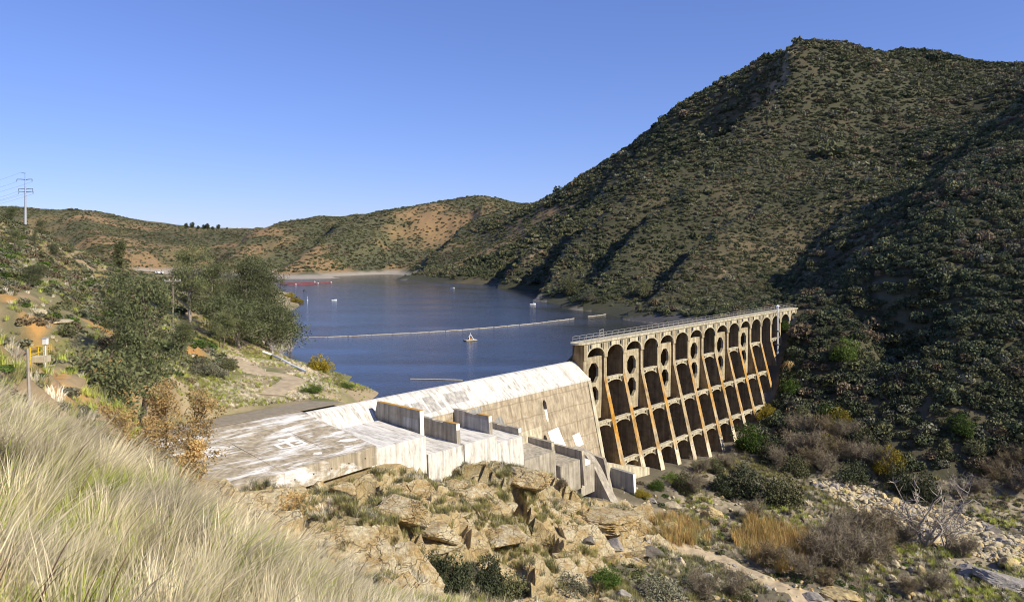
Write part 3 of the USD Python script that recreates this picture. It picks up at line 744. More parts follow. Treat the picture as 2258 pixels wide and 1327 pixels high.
# arch barrels between the buttresses, leaning upstream
for k in range(15):
    zb = max(min(foot.get(k, 2), foot.get(k + 1, 2)) - 1.5, -26)
    zs = np.array([ZC - .35, 5.0, 2.0, -4, -10, -16, -26]); zs = np.append(zs[zs > zb + .5], zb)
    a = np.linspace(0, math.pi, 17)
    s0 = (k + .5) * BAY
    def shell(r, deep, off):
        return np.array([[(s0 - math.cos(t) * r, float(up_w(z)) + off - deep * math.sin(t), z) for t in a] for z in zs])
    A = shell(BAY / 2 - .45, 2.2, .55); B = shell(BAY / 2 - .30, 2.75, -.05)
    nz_, na = len(zs), len(a)
    idx = np.arange(nz_ * na).reshape(nz_, na)
    q = np.stack([idx[:-1, :-1], idx[1:, :-1], idx[1:, 1:], idx[:-1, 1:]], -1).reshape(-1, 4)
    mb = MB().add(A.reshape(-1, 3), q).add(B.reshape(-1, 3), q[:, ::-1])
    rim = np.vstack([np.stack([np.arange(na - 1), np.arange(1, na), na + np.arange(1, na), na + np.arange(na - 1)], 1)])
    mb.add(np.vstack([A[0], B[0]]), rim)
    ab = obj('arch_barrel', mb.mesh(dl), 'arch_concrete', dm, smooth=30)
    if k < 12:          # small weep holes and a slanting seam in the barrel
        hb = MB()
        for t, z in ((1.9, 3.0), (1.5, 1.0), (1.7, -6.5), (1.6, -14)):
            if z > zb + 3:
                c = np.array([s0 - math.cos(t) * (BAY / 2 - .45), float(up_w(z)) + .6 - 2.2 * math.sin(t), z])
                b = trimesh.creation.cylinder(.2, .25, sections=8); b.apply_transform(trimesh.transformations.rotation_matrix(math.pi / 2, [1, 0, 0])); b.apply_translation(c)
                hb.tm(b)
        obj('weep_hole', hb.mesh(dl), 'opening_dark', ab)
        sb = MB()
        if k % 2 == 1:
            for off in (0, .55):
                L = [(s0 - math.cos(t) * (BAY / 2 - .45), float(up_w(z)) + .58 - 2.2 * math.sin(t), z) for t, z in zip(np.linspace(.9, 2.6, 10), np.linspace(-1.2 - off, 5.6 - off, 10))]
                sb.tube(L, .035, 4)
            obj('seam', sb.mesh(dl), 'opening_dark', ab)

def flat(poly, w0, w1, s0, z0):
    """A shape drawn in along/up, standing between two downstream offsets."""
    t = prism(poly, w0, w1)
    v = np.array(t.vertices)
    return np.column_stack([v[:, 0] + s0, v[:, 2], v[:, 1] + z0]), t.faces[:, ::-1]
def bracket(span, rise, deep, rib=.20):
    """The openwork under a beam: a flat arch rib, two posts and open corners."""
    a = np.linspace(0, math.pi, 25)
    out = Polygon([(span / 2 * math.cos(t), -deep + rise * math.sin(t)) for t in a] + [(-span / 2, 0), (span / 2, 0)])
    solid = Polygon([(-span / 2, -deep), (-span / 2, 0), (span / 2, 0), (span / 2, -deep)]).intersection(out)
    ins = solid.buffer(-rib, join_style=2)
    gap = [g for g in getattr(ins, 'geoms', [ins]) if g.area > .02]
    cut_ = unary_union([g.difference(box(-span * .27, -9, span * .27, 9)) for g in gap]) if gap else None
    post = unary_union([box(x - .09, -9, x + .09, 9) for x in (-span * .40, span * .40)])
    if cut_ is not None and not cut_.is_empty:
        solid = solid.difference(cut_.difference(post))
    return solid
for k in range(16):
    span = BAY - 1.2 if k < 15 else 5.0
    s0 = (k + .5) * BAY if k < 15 else 15 * BAY + 3.2
    v, f = flat(bracket(span, 1.75, 2.75, .22), -.35, -.02, s0, ZC - .36)
    obj('spandrel_arch', (dl(v), f), 'pale_concrete', dm)
for z, lo, hi, even in ((ZA, 1, 15, True), (ZB, 0, 13, False), (ZD, 1, 11, False)):
    for k in range(lo, hi):
        if even and k % 2 == 0 and k != 14:
            continue
        zg = max(foot.get(k, 3), foot.get(k + 1, 3))
        if z < zg + .8:
            continue
        wf = -.2 + .25 * (ZA - z)
        span = BAY - 2 * float(half(z)) + .06
        s0 = (k + .5) * BAY
        v, f = flat(bracket(span, 1.15, 1.65, .17), wf - .55, wf - .18, s0, z - .18)
        mb = MB().add(v, f).box(np.array([s0 - span / 2, wf - .95, z - .2]), np.array([s0 + span / 2, wf - .02, z + .12]))
        obj('strut_beam', mb.mesh(dl), 'pale_concrete', dm)
# walls pierced by eight-sided openings between every other pair of buttresses
def octagon(cx_, cy_, r):
    return Polygon([(cx_ + r * math.cos(math.pi / 8 + j * math.pi / 4) * 1.0, cy_ + r * math.sin(math.pi / 8 + j * math.pi / 4) * 1.12) for j in range(8)])
for k in range(0, 12, 2):
    zt, zb = ZC - 3.3, max(ZB + .2, max(foot[k], foot[k + 1]) - 1)
    wdt = BAY - 1.1
    p = box(-wdt / 2, zb, wdt / 2, zt)
    zc_ = zt - 3.25
    while zc_ > zb + .6:
        p = p.difference(octagon(0, zc_, 1.95)); zc_ -= 4.8
    v, f = flat(p, -1.25, -.65, (k + .5) * BAY, 0)
    obj('pierced_wall', (dl(v), f), 'dam_concrete', dm)
# deck, rails
dk = Polygon([(-1.0, -2.9), (15 * BAY + 6.3, -2.9), (15 * BAY + 6.3, .22), (-.4, .22)] + [(-.9 - 1.35 * math.sin(t), -1.34 + 1.56 * math.cos(t)) for t in np.linspace(.15, math.pi - .15, 9)])
t = prism(dk.buffer(0), ZC - .35, ZC)
obj('deck', (dl(np.array(t.vertices)), t.faces), 'pale_concrete', dm)
for w in (-2.75, .05):
    rl = MB()
    for z in (.55, 1.05):
        rl.tube([(s, w, ZC + z) for s in (-.6, 38, 76, 15 * BAY + 5.8)], .030, 5)
    r = obj('guard_rail', rl.mesh(dl), 'rail_paint', dm)
    for s in np.arange(-.6, 15 * BAY + 6, 2.44):
        obj('rail_post', MB().tube([(s, w, ZC), (s, w, ZC + 1.08)], .034, 5).mesh(dl), 'rail_paint', r)
# a gate on the deck, and the pipe that climbs the far end
g = MB()
for s in (9.0, 10.4):
    g.tube([(s, -2.7, ZC), (s, -2.7, ZC + 1.7)], .07, 5)
for z in (.4, .9, 1.65):
    g.tube([(9.0, -2.7, ZC + z), (10.4, -2.7, ZC + z)], .05, 5)
obj('deck_gate', g.mesh(dl), 'rail_paint', dm)
pp = MB().tube([(13.45 * BAY, .55, -9), (13.45 * BAY, .55, ZC + 1.2)], .22, 10)
p_ = obj('vent_pipe', pp.mesh(dl), 'white_paint', dm)
cp = trimesh.creation.cone(.6, .5, sections=12); cp.apply_translation([0, 0, ZC + 1.5]); cp.apply_translation([13.45 * BAY, .55, 0])
cy_ = trimesh.creation.cylinder(.4, .5, sections=12); cy_.apply_translation([13.45 * BAY, .55, ZC + 1.25])
obj('pipe_cap', MB().tm(cp).tm(cy_).mesh(dl), 'white_paint', p_)
for z in (2.0, -2.0):
    obj('pipe_bracket', MB().box(np.array([13.45 * BAY - .5, -.2, z]), np.array([13.45 * BAY + .5, .95, z + .3])).mesh(dl), 'dark_steel', p_)
# concrete footing that carries the first buttresses
ft = Polygon([(-.9, -23), (-.9, -14.6), (5.2, -16.6), (14.0, -18.9), (15.2, -19.1), (15.2, -23)])
v, f = flat(ft, 2.0, 5.6, 0, 0)
obj('footing', (dl(v), f), 'pale_concrete', dm)

# ------------------------------------------------------------------ the spillway
sp = thing('spillway', 'whitened concrete spillway with rounded crest, brown face and stepped training walls', 'spillway', (P0[0], P0[1], 0), 0)
crest = [(-4.2, -24), (-4.2, 3.2), (-3.95, 3.75), (-3.55, 4.02), (-3.1, 4.1), (-2.5, 3.98), (-1.9, 3.65), (-1.2, 3.1), (-.5, 2.45), (.2, 1.85), (.8, 1.42), (1.3, 1.14), (1.5, 1.08)]
body = Polygon(crest + [(1.5, .72), (.9, .72), (.9, -24)])
def along(poly, s0, s1, step=4.0):
    """A profile drawn in downstream/up, run along the dam."""
    t = prism(poly, s0, s1)
    v = np.array(t.vertices)
    return np.column_stack([v[:, 2], v[:, 0], v[:, 1]]), t.faces
v, f = along(body, -63.5, -.53)
obj('ogee_crest', (dl(v), f), 'spillway_white', sp, smooth=35)
# the battered face, with a pointed doorway and the arched top of a second opening let in
face = m3.Manifold(m3.Mesh(np.asarray(dl(along(Polygon([(.91, .70), (1.42, .70), (1.42 + .225 * 24, -23.3), (.91, -23.3)]), -60, -.55)[0]), np.float32), np.asarray(along(Polygon([(.91, .70), (1.42, .70), (1.42 + .225 * 24, -23.3), (.91, -23.3)]), -60, -.55)[1], np.uint32)))
def niche(s, z, w, h, peak):
    v, f = flat(Polygon([(-w / 2, 0), (w / 2, 0), (w / 2, h), (w * .18, h + peak), (-w * .18, h + peak), (-w / 2, h)]), .95, 6, s, z)
    return dl(v), f
try:
    for args in ((-15.9, -2.45, 1.0, 1.15, .5), (-17.4, -9.6, 1.2, 2.2, .7)):
        v, f = niche(*args)
        t = trimesh.Trimesh(v, f, process=True); t.fix_normals()
        n_ = m3.Manifold(m3.Mesh(np.asarray(t.vertices, np.float32), np.asarray(t.faces, np.uint32)))
        r = face - n_
        if r.num_tri() > 12:
            face = r
except Exception as e:
    print('niche', e)
ff = obj('spillway_front', face, 'spillway_face', sp)
for s, z, w, h in ((-15.9, -2.44, .98, 1.9), (-17.4, -9.6, 1.18, 3.1)):
    obj('doorway_back', MB().box(np.array([s - w / 2, .955, z]), np.array([s + w / 2, .99, z + h - .3])).mesh(dl), 'opening_dark', ff)
def wface(z):
    return 1.42 + .225 * (.70 - z)
def plaque(name, pts_, m, off=.02):
    """A thin painted or plastered patch lying on the battered face."""
    p = Polygon(pts_); t = prism(p, 0, .015)
    v = np.array(t.vertices)
    vv = np.column_stack([v[:, 0], wface(v[:, 1]) + off - .0 + v[:, 2], v[:, 1]])
    obj(name, (dl(vv), t.faces[:, ::-1]), m, ff)
plaque('white_streak', [(-16.25, -2.5), (-15.55, -2.5), (-15.6, -4.3), (-15.85, -4.7), (-16.1, -4.2)], 'whitewash')
plaque('white_patch', [(-16.4, -6.3), (-13.2, -6.0), (-11.6, -10.2), (-14.2, -10.1), (-15.6, -9.0)], 'whitewash')
plaque('white_patch', [(-9.4, -8.2), (-7.1, -8.0), (-6.4, -10.3), (-8.7, -10.6)], 'whitewash')
plaque('grey_patch', [(-29.5, -2.0), (-28.0, -1.6), (-27.0, -4.2), (-29.2, -4.6)], 'grey_patch')
plaque('grey_patch', [(-37.5, .3), (-32.5, .5), (-33, -1.6), (-37.5, -1.6)], 'grey_patch')
plaque('grey_patch', [(-24.5, -5.2), (-17.9, -5.0), (-18.5, -8.0), (-23.5, -8.0)], 'pale_concrete')
# the whitened edge where the spillway meets the first buttress
v, f = along(Polygon([(1.43, .66), (1.62, .66), (1.62 + .225 * 22, -21.3), (1.43 + .225 * 22, -21.3)]), -1.55, -.55)
obj('white_edge', (dl(v), f), 'pale_concrete', ff)
# grey replastered squares on the crest's slope
def crest_z(w):
    return float(np.interp(w, [a for a, b in crest[1:]], [b for a, b in crest[1:]]))
for s0, s1, w0, w1 in ((-50.5, -46.5, -1.0, .9), (-46, -43.6, -.9, 1.0), (-43.2, -41, -1.4, .9), (-40.6, -39.6, -.6, .6), (-38.6, -34, -1.3, .4), (-52.5, -51.0, -.2, 1.0)):
    ws = np.linspace(w0, w1, 8)
    lo = np.array([(s, w, crest_z(w) + .012) for s in (s0, s1) for w in ws]); hi = lo + [0, .01, .018]
    n = 8
    q = [[i, i + 1, n + i + 1, n + i] for i in range(n - 1)]
    obj('grey_patch', MB().add(hi, np.array(q)[:, ::-1]).add(lo, np.array(q)).mesh(dl), 'worn_patch', sp)
# stepped floors and training walls: s of wall, upstream w, top z there, downstream w, top z there, floor z upstream/downstream, thickness
TW = [(-53.5, .2, 4.42, 9.2, 4.30, 1.4, 1.35, .75), (-46.4, 2.2, 1.30, 9.3, 1.25, -1.3, -1.55, .75), (-38.9, 2.0, 1.22, 8.9, 1.08, -1.4, -1.6, .75),
      (-31.9, 2.6, -1.85, 9.0, -2.0, -2.8, -3.05, .7), (-22.0, 3.6, -6.15, 8.1, -6.3, -7.3, -7.55, .75), (-15.6, 4.0, -8.5, 9.9, -8.75, -10.0, -10.2, .75)]
for i, (s, w0, za, w1, zb, fa, fb, th) in enumerate(TW):
    if i == 0:
        p = Polygon([(w0, fa - 1.5), (w0 - .6, fa + .9), (w0, za), (w1, zb), (w1 + .28, fb - 5.2), (w1 - 1, fb - 5.2)])
    else:
        nt = []
        if i in (1, 2, 3):      # broken coping
            for tt, dz in ((.30, 0), (.31, -.12), (.62, -.17), (.63, .0)):
                nt.append((w0 + (w1 - w0) * tt, za + (zb - za) * tt + dz))
        p = Polygon([(w0 - 1.0, fa - 4), (w0 - .9, za)] + nt + [(w1, zb), (w1 + .3 + .08 * 4, fb - 4.5), (w1 - 1, fb - 4.5)])
    v, f = along(p.buffer(0), s, s + th)
    tw = obj('training_wall', (dl(v), f), 'wall_concrete', sp)
    # whitened end of the wall
    e = Polygon([(w1 + .012, zb - .02), (w1 + .04, zb - .02), (w1 + .34, fb - 4.4), (w1 + .312, fb - 4.4)])
    v, f = along(e.buffer(0), s + .02, s + th - .02)
    obj('wall_end', (dl(v), f), 'whitewash' if i < 4 else 'pale_concrete', tw)
    # rusty coping
    if i < 3:
        c_ = Polygon([(w0, za + .005), (w1 - .02, zb + .005), (w1 - .02, zb + .05), (w0, za + .05)]) if i == 0 else Polygon([(w0 + (w1 - w0) * .65, za + (zb - za) * .65 + .006), (w1 - .02, zb + .006), (w1 - .02, zb + .05), (w0 + (w1 - w0) * .65, za + (zb - za) * .65 + .05)])
        v, f = along(c_, s + .03, s + th - .03)
        obj('coping', (dl(v), f), 'rust_lichen', tw)
for (s, w0, w1, z0, z1) in ((-53.53, 5.9, 9.0, 1.75, 3.1), (-38.93, 3.4, 8.7, -1.3, .55)):
    obj('grey_patch', MB().box(np.array([s, w0, z0]), np.array([s + .02, w1, z1])).mesh(dl), 'worn_patch', sp)
# floors: between s0 and s1, from w0 to w1, height at the upstream and downstream edge, drop of the front
FL = [(-63.5, -54.0, .9, 11.0, 1.95, 1.25, 5, 'spillway_white'), (-53.2, -46.2, .9, 10.6, -1.2, -1.55, 4.2, 'spillway_white'), (-45.8, -38.7, .9, 10.4, -1.25, -1.62, 4.2, 'spillway_white'),
      (-38.3, -31.7, .9, 9.8, -2.7, -3.1, 4.5, 'spillway_white'), (-31.3, -21.8, .9, 8.8, -6.9, -7.6, 5, 'wall_concrete'), (-21.4, -15.4, .9, 9.6, -9.7, -10.25, 5, 'wall_concrete'), (-15.0, -10.6, .9, 9.2, -11.6, -12.0, 5, 'wall_concrete')]
for s0, s1, w0, w1, za, zb, dr, m in FL:
    p = Polygon([(w0 + .2, za), (w1, zb), (w1 + .25, zb - dr), (w0 + .2, zb - dr)])
    v, f = along(p, s0, s1)
    obj('apron_step', (dl(v), f), m, sp)
# a curved wall that dives to the river, the tall thin wall beside it and the low wall by the first buttress
cw = [(2.0, -9.95), (4.6, -10.2), (6.4, -10.45), (7.4, -11.0), (8.3, -11.9), (9.3, -13.1), (10.6, -15.1), (12.6, -18.1), (13.6, -19.6)]
p = Polygon(cw + [(13.6, -22.5), (2, -22.5)])
v, f = along(p, -10.6, -8.6)
obj('curved_wall', (dl(v), f), 'wall_concrete', sp, smooth=25)
v, f = along(Polygon([(4.2, -12.3), (7.4, -12.65), (7.6, -12.75), (9.6, -20.0), (4.2, -20.0)]), -5.2, -4.4)
obj('training_wall', (dl(v), f), 'wall_concrete', sp)
v, f = along(Polygon([(4.2, -15.8), (10.6, -16.25), (11.0, -22), (4.2, -22)]), .3, 1.1)
tw = obj('training_wall', (dl(v), f), 'grey_patch', sp)
v, f = along(Polygon([(10.62, -16.27), (10.68, -16.27), (11.06, -22), (11.0, -22)]), .32, 1.08)
obj('wall_end', (dl(v), f), 'whitewash', tw)
v, f = along(Polygon([(5.9, -11.0), (9.0, -11.3), (9.0, -13.6), (5.9, -13.6)]), -14.4, -11.6)
obj('white_block', (dl(v), f), 'whitewash', sp)

# ------------------------------------------------------------------ the paved slab left of the spillway
sb = thing('spillway_slab', 'broad sloping concrete slab marked with white streaks, left of the spillway', 'concrete slab', (P0[0], P0[1], 0), 0)
cuts_ = [-63.55, -69.5, -77.5, -86.2, -95, -104]
for k in range(5):
    s1, s0 = cuts_[k] - .015, cuts_[k + 1] + .015
    def wd_(s): return np.interp(-s, [63.5, 86, 104], [12.1, 13.6, 14.6])
    rows = [(-3.4, 4.08), (-2.6, 4.0), (None, None)]
    v = []
    for s in (s0, s1):
        w1 = float(wd_(s))
        v += [(s, -4.15, 4.07), (s, -2.4, 3.98), (s, 3, 3.12), (s, w1, 1.95 - .003 * (-s - 63)), (s, w1 + .12, -.35 - .004 * (-s - 63)), (s, -4.15, -.5)]
    n = 6
    f = [[0 + i, n + i, n + (i + 1) % n, (i + 1) % n] for i in range(n)]
    f = np.array(f)[:, ::-1]
    mb = MB().add(v, f)
    for o in (0, n):
        fan = np.array([[o, o + i, o + i + 1] for i in range(1, n - 1)])
        mb.add(v, fan if o else fan[:, ::-1])
    tr = trimesh.Trimesh(*mb.mesh(), process=True)
    for _ in range(1):
        pass
    obj('slab_panel', (dl(np.array(tr.vertices)), tr.faces), 'slab_concrete', sb)
for s in np.linspace(-65.5, -92, 11):
    w = float(np.interp(-s, [63.5, 86, 104], [12.1, 13.6, 14.6])) + .045
    c = trimesh.creation.cylinder(.085, .14, sections=8); c.apply_transform(trimesh.transformations.rotation_matrix(math.pi / 2, [1, 0, 0])); c.apply_translation([s, w, .85 - .004 * (-s - 63)])
    obj('drain_hole', (dl(np.array(c.vertices)), c.faces), 'opening_dark', sb)
# white block letters and streaks painted on the slab
def slab_z(s, w):
    return float(np.interp(w, [-4.15, -2.4, 3, 12.5], [4.07, 3.98, 3.12, 1.95 - .003 * (-s - 63)]))
def paint(poly, s0, w0, rot, name, m='whitewash'):
    for g_ in getattr(poly, 'geoms', [poly]):
        g_ = affinity.rotate(g_, rot, origin=(0, 0))
        g_ = g_.segmentize(.5)
        t = prism(g_, 0, .012); v = np.array(t.vertices)
        v[:, 0] += s0; v[:, 1] += w0
        v[:, 2] += [slab_z(a, b) + .008 for a, b in v[:, :2]]
        obj(name, (dl(v), t.faces), m, sb)
bl = lambda *r: unary_union([box(*q) for q in r])
E_ = bl((0, 0, .45, 2.0), (0, 0, 1.4, .4), (0, .8, 1.2, 1.2), (0, 1.6, 1.4, 2.0))
I_ = bl((0, 0, .5, 2.0), (-.25, 0, .75, .38), (-.25, 1.62, .75, 2.0))
paint(E_, -70.0, 6.9, 180, 'painted_letter')
paint(I_, -71.7, 6.9, 180, 'painted_letter')
paint(bl((0, 0, 1.3, .4), (.9, 0, 1.3, 2.0), (0, 1.6, 1.3, 2.0)), -72.4, 6.9, 180, 'painted_letter')
paint(Polygon([(0, 0), (1.8, .9), (2.0, .5), (.2, -.4)]), -72.4, 3.9, 0, 'painted_mark')
paint(Polygon([(0, 0), (-1.8, .9), (-2.0, .5), (-.2, -.4)]), -69.9, 3.9, 0, 'painted_mark')
for s, w, l, d, r in ((-81.5, 10.6, 2.6, .22, -2), (-78.6, 10.4, 1.9, .2, 4), (-66.5, 10.3, 1.5, .35, 8), (-65.2, 8.6, 3.0, 1.0, 14), (-71.0, 10.2, 1.3, .8, 20), (-84, 7.2, 3.6, 1.2, -12), (-80.5, 4.8, 4.0, .25, 28), (-83, 4.6, 3.0, .6, -24), (-79, 7.0, 5.0, .3, -4)):
    k = np.random.default_rng(int(abs(s * 10))); a = np.linspace(0, 2 * math.pi, 15)[:-1]
    paint(Polygon(np.column_stack([np.cos(a) * l * .5, np.sin(a) * d * .5]) * k.uniform(.7, 1.25, (14, 1))), s, w, r, 'white_streak')

# ------------------------------------------------------------------ road and track
rd = [(-104, -9.6), (-58.2, -8.6), (-56.6, -5.6), (-56.2, -4.35), (-104, -4.35)]
t = prism(Polygon(rd).segmentize(1.0), 4.06, 4.16)
tag(obj('road', (dam_v(np.array(t.vertices)), t.faces), 'asphalt'), kind='structure')
# verge strip of concrete between road and slab is the slab's own edge
def ribbon(px, width, lift, zf_=None):
    c = np.array([hit(u, v)[:2] for u, v in px])
    d = np.r_[0, np.cumsum(np.hypot(*np.diff(c, axis=0).T))]
    from scipy.interpolate import PchipInterpolator
    tt = np.arange(0, d[-1], .6)
    line = np.column_stack([PchipInterpolator(d, c[:, k])(tt) for k in (0, 1)])
    g_ = np.gradient(line, axis=0); g_ /= np.linalg.norm(g_, axis=1, keepdims=True); nrm = np.column_stack([-g_[:, 1], g_[:, 0]])
    m = 7
    wv = np.interp(tt, d, width)[:, None] * (1 + .25 * (meshkit.noise(np.column_stack([tt * .7, tt * 0, tt * 0]))[:, None] - .5))
    v = []
    for j in range(m):
        xy = line + nrm * wv * (j / (m - 1) - .5)
        v.append(np.column_stack([xy, gz(xy) + lift * (1 - (abs(j - 3) / 3) ** 4 * 1.3)]))
    v = np.stack(v, 1).reshape(-1, 3)
    i, j = np.meshgrid(np.arange(len(line) - 1), np.arange(m - 1), indexing='ij')
    return v, np.stack([i * m + j, (i + 1) * m + j, (i + 1) * m + j + 1, i * m + j + 1], -1).reshape(-1, 4)
tag(obj('dirt_track', ribbon([(512, 768), (530, 790), (545, 812), (575, 822), (615, 826), (640, 832), (648, 840), (632, 850), (610, 862), (600, 874)], [3.4, 4.2, 6.0, 5.0, 4.2, 4.2, 4.4, 5.0, 6.0, 7], .07), 'path_dirt', smooth=True), kind='structure')
tag(obj('footpath', ribbon([(1480, 1212), (1540, 1226), (1600, 1240), (1660, 1262), (1720, 1296), (1780, 1322), (1850, 1350)], [5.5, 6.5, 5.0, 4.4, 4.4, 4.4, 4.4], .16), 'path_dirt', smooth=True), kind='structure')
# PART3
# ------------------------------------------------------------------ stones
def stone_proto(name, label, cat, group, loc, seed, m, stretch, sub=3, rough=.07, rz=0, scale=1.0, planes=14, mesh=None):
    r = np.random.default_rng(seed)
    t = thing(name, label, cat, loc, rz, group, scale)
    obj('stone_body', mesh if mesh is not None else rock(r, sub, planes, rough, stretch), m, t)
    return t
# big rocks one can point to: (u, v) of the foot, width and height in metres, turn, colour, label
BIG = [
    (1085, 1012, 5.4, 4.6, .5, 'rock_gold', 'tall golden rock crag right under the stepped spillway walls'),
    (1150, 1060, 9.5, 4.4, .9, 'rock_gold', 'long pale gold crag sloping right below the spillway steps'),
    (1175, 1035, 4.5, 5.0, .4, 'rock_pale', 'grey-white leaning slab against the spillway steps'),
    (1330, 1150, 15.0, 3.4, .75, 'rock_pale', 'huge smooth pale rock slab sloping down to the right into the gorge'),
    (1240, 1125, 8.0, 4.2, .9, 'rock_gold', 'big golden rock with a dark hollow under its left side'),
    (880, 1140, 9.0, 4.4, .3, 'rock_gold', 'broad golden rock block with a straight left side, below the slab'),
    (760, 1090, 4.2, 2.4, .2, 'rock_pale', 'pale cracked rock block just under the slab edge'),
    (700, 1075, 3.4, 2.0, 1.2, 'rock_pale', 'small pale rock block among grass under the slab edge'),
    (840, 1010, 2.8, 2.2, .3, 'rock_gold', 'orange rock knob at the right corner of the slab'),
    (610, 1120, 3.0, 3.0, .1, 'rock_gold', 'narrow golden rock ledge under the left part of the slab'),
    (960, 1180, 7.0, 3.0, .8, 'rock_gold', 'ochre ridged rock in the middle of the foreground outcrop'),
    (1100, 1190, 9.0, 2.4, .8, 'rock_pale', 'low sloping grey-tan rock face above the dark bush'),
    (1000, 1080, 5.0, 2.6, .6, 'rock_pale', 'pale boulder midway up the outcrop'),
    (1120, 1120, 4.5, 2.2, .9, 'rock_pale', 'pale overhanging ledge in a crack of the outcrop'),
    (1290, 1200, 5.0, 2.6, .3, 'rock_dark', 'dark jagged block at the left end of the shaded ledge'),
    (1350, 1215, 4.2, 2.8, .8, 'rock_grey', 'grey split block in the shaded ledge above the footpath'),
    (1440, 1225, 4.2, 2.6, .2, 'rock_dark', 'dark square block beside the start of the footpath'),
    (1395, 1245, 2.8, 2.0, .5, 'rock_grey', 'grey block with a pale top left of the footpath'),
    (1500, 1245, 3.0, 2.0, 1.0, 'rock_pale', 'pale flat block at the near edge of the footpath'),
    (1480, 1122, 5.0, 2.8, .5, 'rock_pale', 'white and orange boulder in the riverbed below the dam footing'),
    (1575, 1140, 6.2, 3.8, .2, 'rock_gold', 'rust-brown boulder at the middle of the riverbed'),
    (1540, 1138, 2.4, 1.4, .2, 'rock_pale', 'small pale flat stone left of the rust-brown boulder'),
    (1435, 1105, 3.4, 1.8, .4, 'rock_grey', 'grey boulder just below the low training wall'),
    (1410, 1125, 4.0, 1.6, .8, 'rock_pale', 'pale rock shelf at the river end of the curved wall'),
    (1845, 1318, 9.0, 3.2, .65, 'rock_gold', 'large golden slab tilted up beside the footpath at the bottom edge'),
    (1790, 1322, 5.0, 1.8, .7, 'rock_grey', 'speckled grey boulder left of the large golden slab'),
    (2190, 1180, 4.6, 3.4, .3, 'rock_dark', 'dark angular boulder at the right edge of the rubble'),
    (2150, 1160, 3.4, 1.9, .3, 'rock_pale', 'pale boulder left of the dark angular boulder'),
    (1975, 1250, 1.9, 2.2, .3, 'rock_pale', 'upright white stone at the head of the grassy boulders'),
    (2032, 1268, 2.0, 3.4, .1, 'rock_gold', 'tall tan stone standing in grass'),
    (1968, 1278, 2.3, 1.7, .6, 'rock_pale', 'rounded pale boulder in grass, lower left of the upright white stone'),
    (1985, 1296, 2.2, 1.5, .8, 'rock_pale', 'wedge-shaped pale boulder in grass near the bottom edge'),
    (2070, 1280, 1.4, 1.2, .4, 'rock_pale', 'small white stone among the riverside grass'),
    (2010, 1262, 1.6, 1.4, .4, 'rock_grey', 'grey stone between the upright white stone and the tall tan one'),
    (2205, 1290, 10.0, 3.0, .75, 'rock_grey', 'long grey-white rock ridge at the lower right corner'),
    (2140, 1262, 6.0, 2.4, .8, 'rock_grey', 'grey weathered rock hump above the long ridge'),
    (2235, 1235, 2.4, 2.0, .2, 'rock_pale', 'pale boulder at the right border of the photo'),
    (1372, 1322, 2.2, 2.2, .2, 'rock_grey', 'white-faced square stone at the bottom edge among grey scrub'),
    (1655, 1282, 2.8, 1.8, .6, 'rock_pale', 'pale wedge stone on the near side of the footpath'),
    (1690, 1300, 2.2, 1.6, .3, 'rock_grey', 'grey-white stone nearest the footpath'),
    (1610, 1285, 2.6, 1.7, .9, 'rock_dark', 'dark stone at the foot of the path bank'),
    (1560, 1275, 2.2, 1.5, .2, 'rock_grey', 'grey stone in scrub below the footpath'),
    (1690, 1205, 1.6, 1.1, .2, 'rock_pale', 'single white stone among the golden reeds'),
    (85, 690, 4.0, 1.6, .4, 'rock_pale', 'grey-white boulder on the left hillside'),
    (130, 712, 5.0, 1.0, .7, 'rock_pale', 'flat pale rock shelf on the left hillside below the boulder'),
    (800, 830, 2.4, .9, .4, 'rock_pale', 'flat white stone at the tip of the grassy shore'),
    (835, 852, 1.6, 1.1, .2, 'rock_pale', 'pale stone by the left end of the spillway crest'),
    (720, 818, 2.2, .8, .3, 'rock_pale', 'pale stones below the spiky shore bush'),
]
for k, (u, v, w, h, rz, m, lab) in enumerate(BIG):
    p = hit(u, v)
    w, h = w * .8, h * .7
    m = 'bedrock' if m in ('rock_gold', 'rock_pale') and u < 1345 and 950 < v < 1230 else m
    stone_proto('boulder' if w < 5 else 'rock_crag', lab, 'rock', None, (p[0], p[1], p[2] + h * .10), 300 + k, m, (w * .5, w * .36, h * .5), sub=4 if w > 4 else 3, rough=.12, rz=-rz, planes=18)

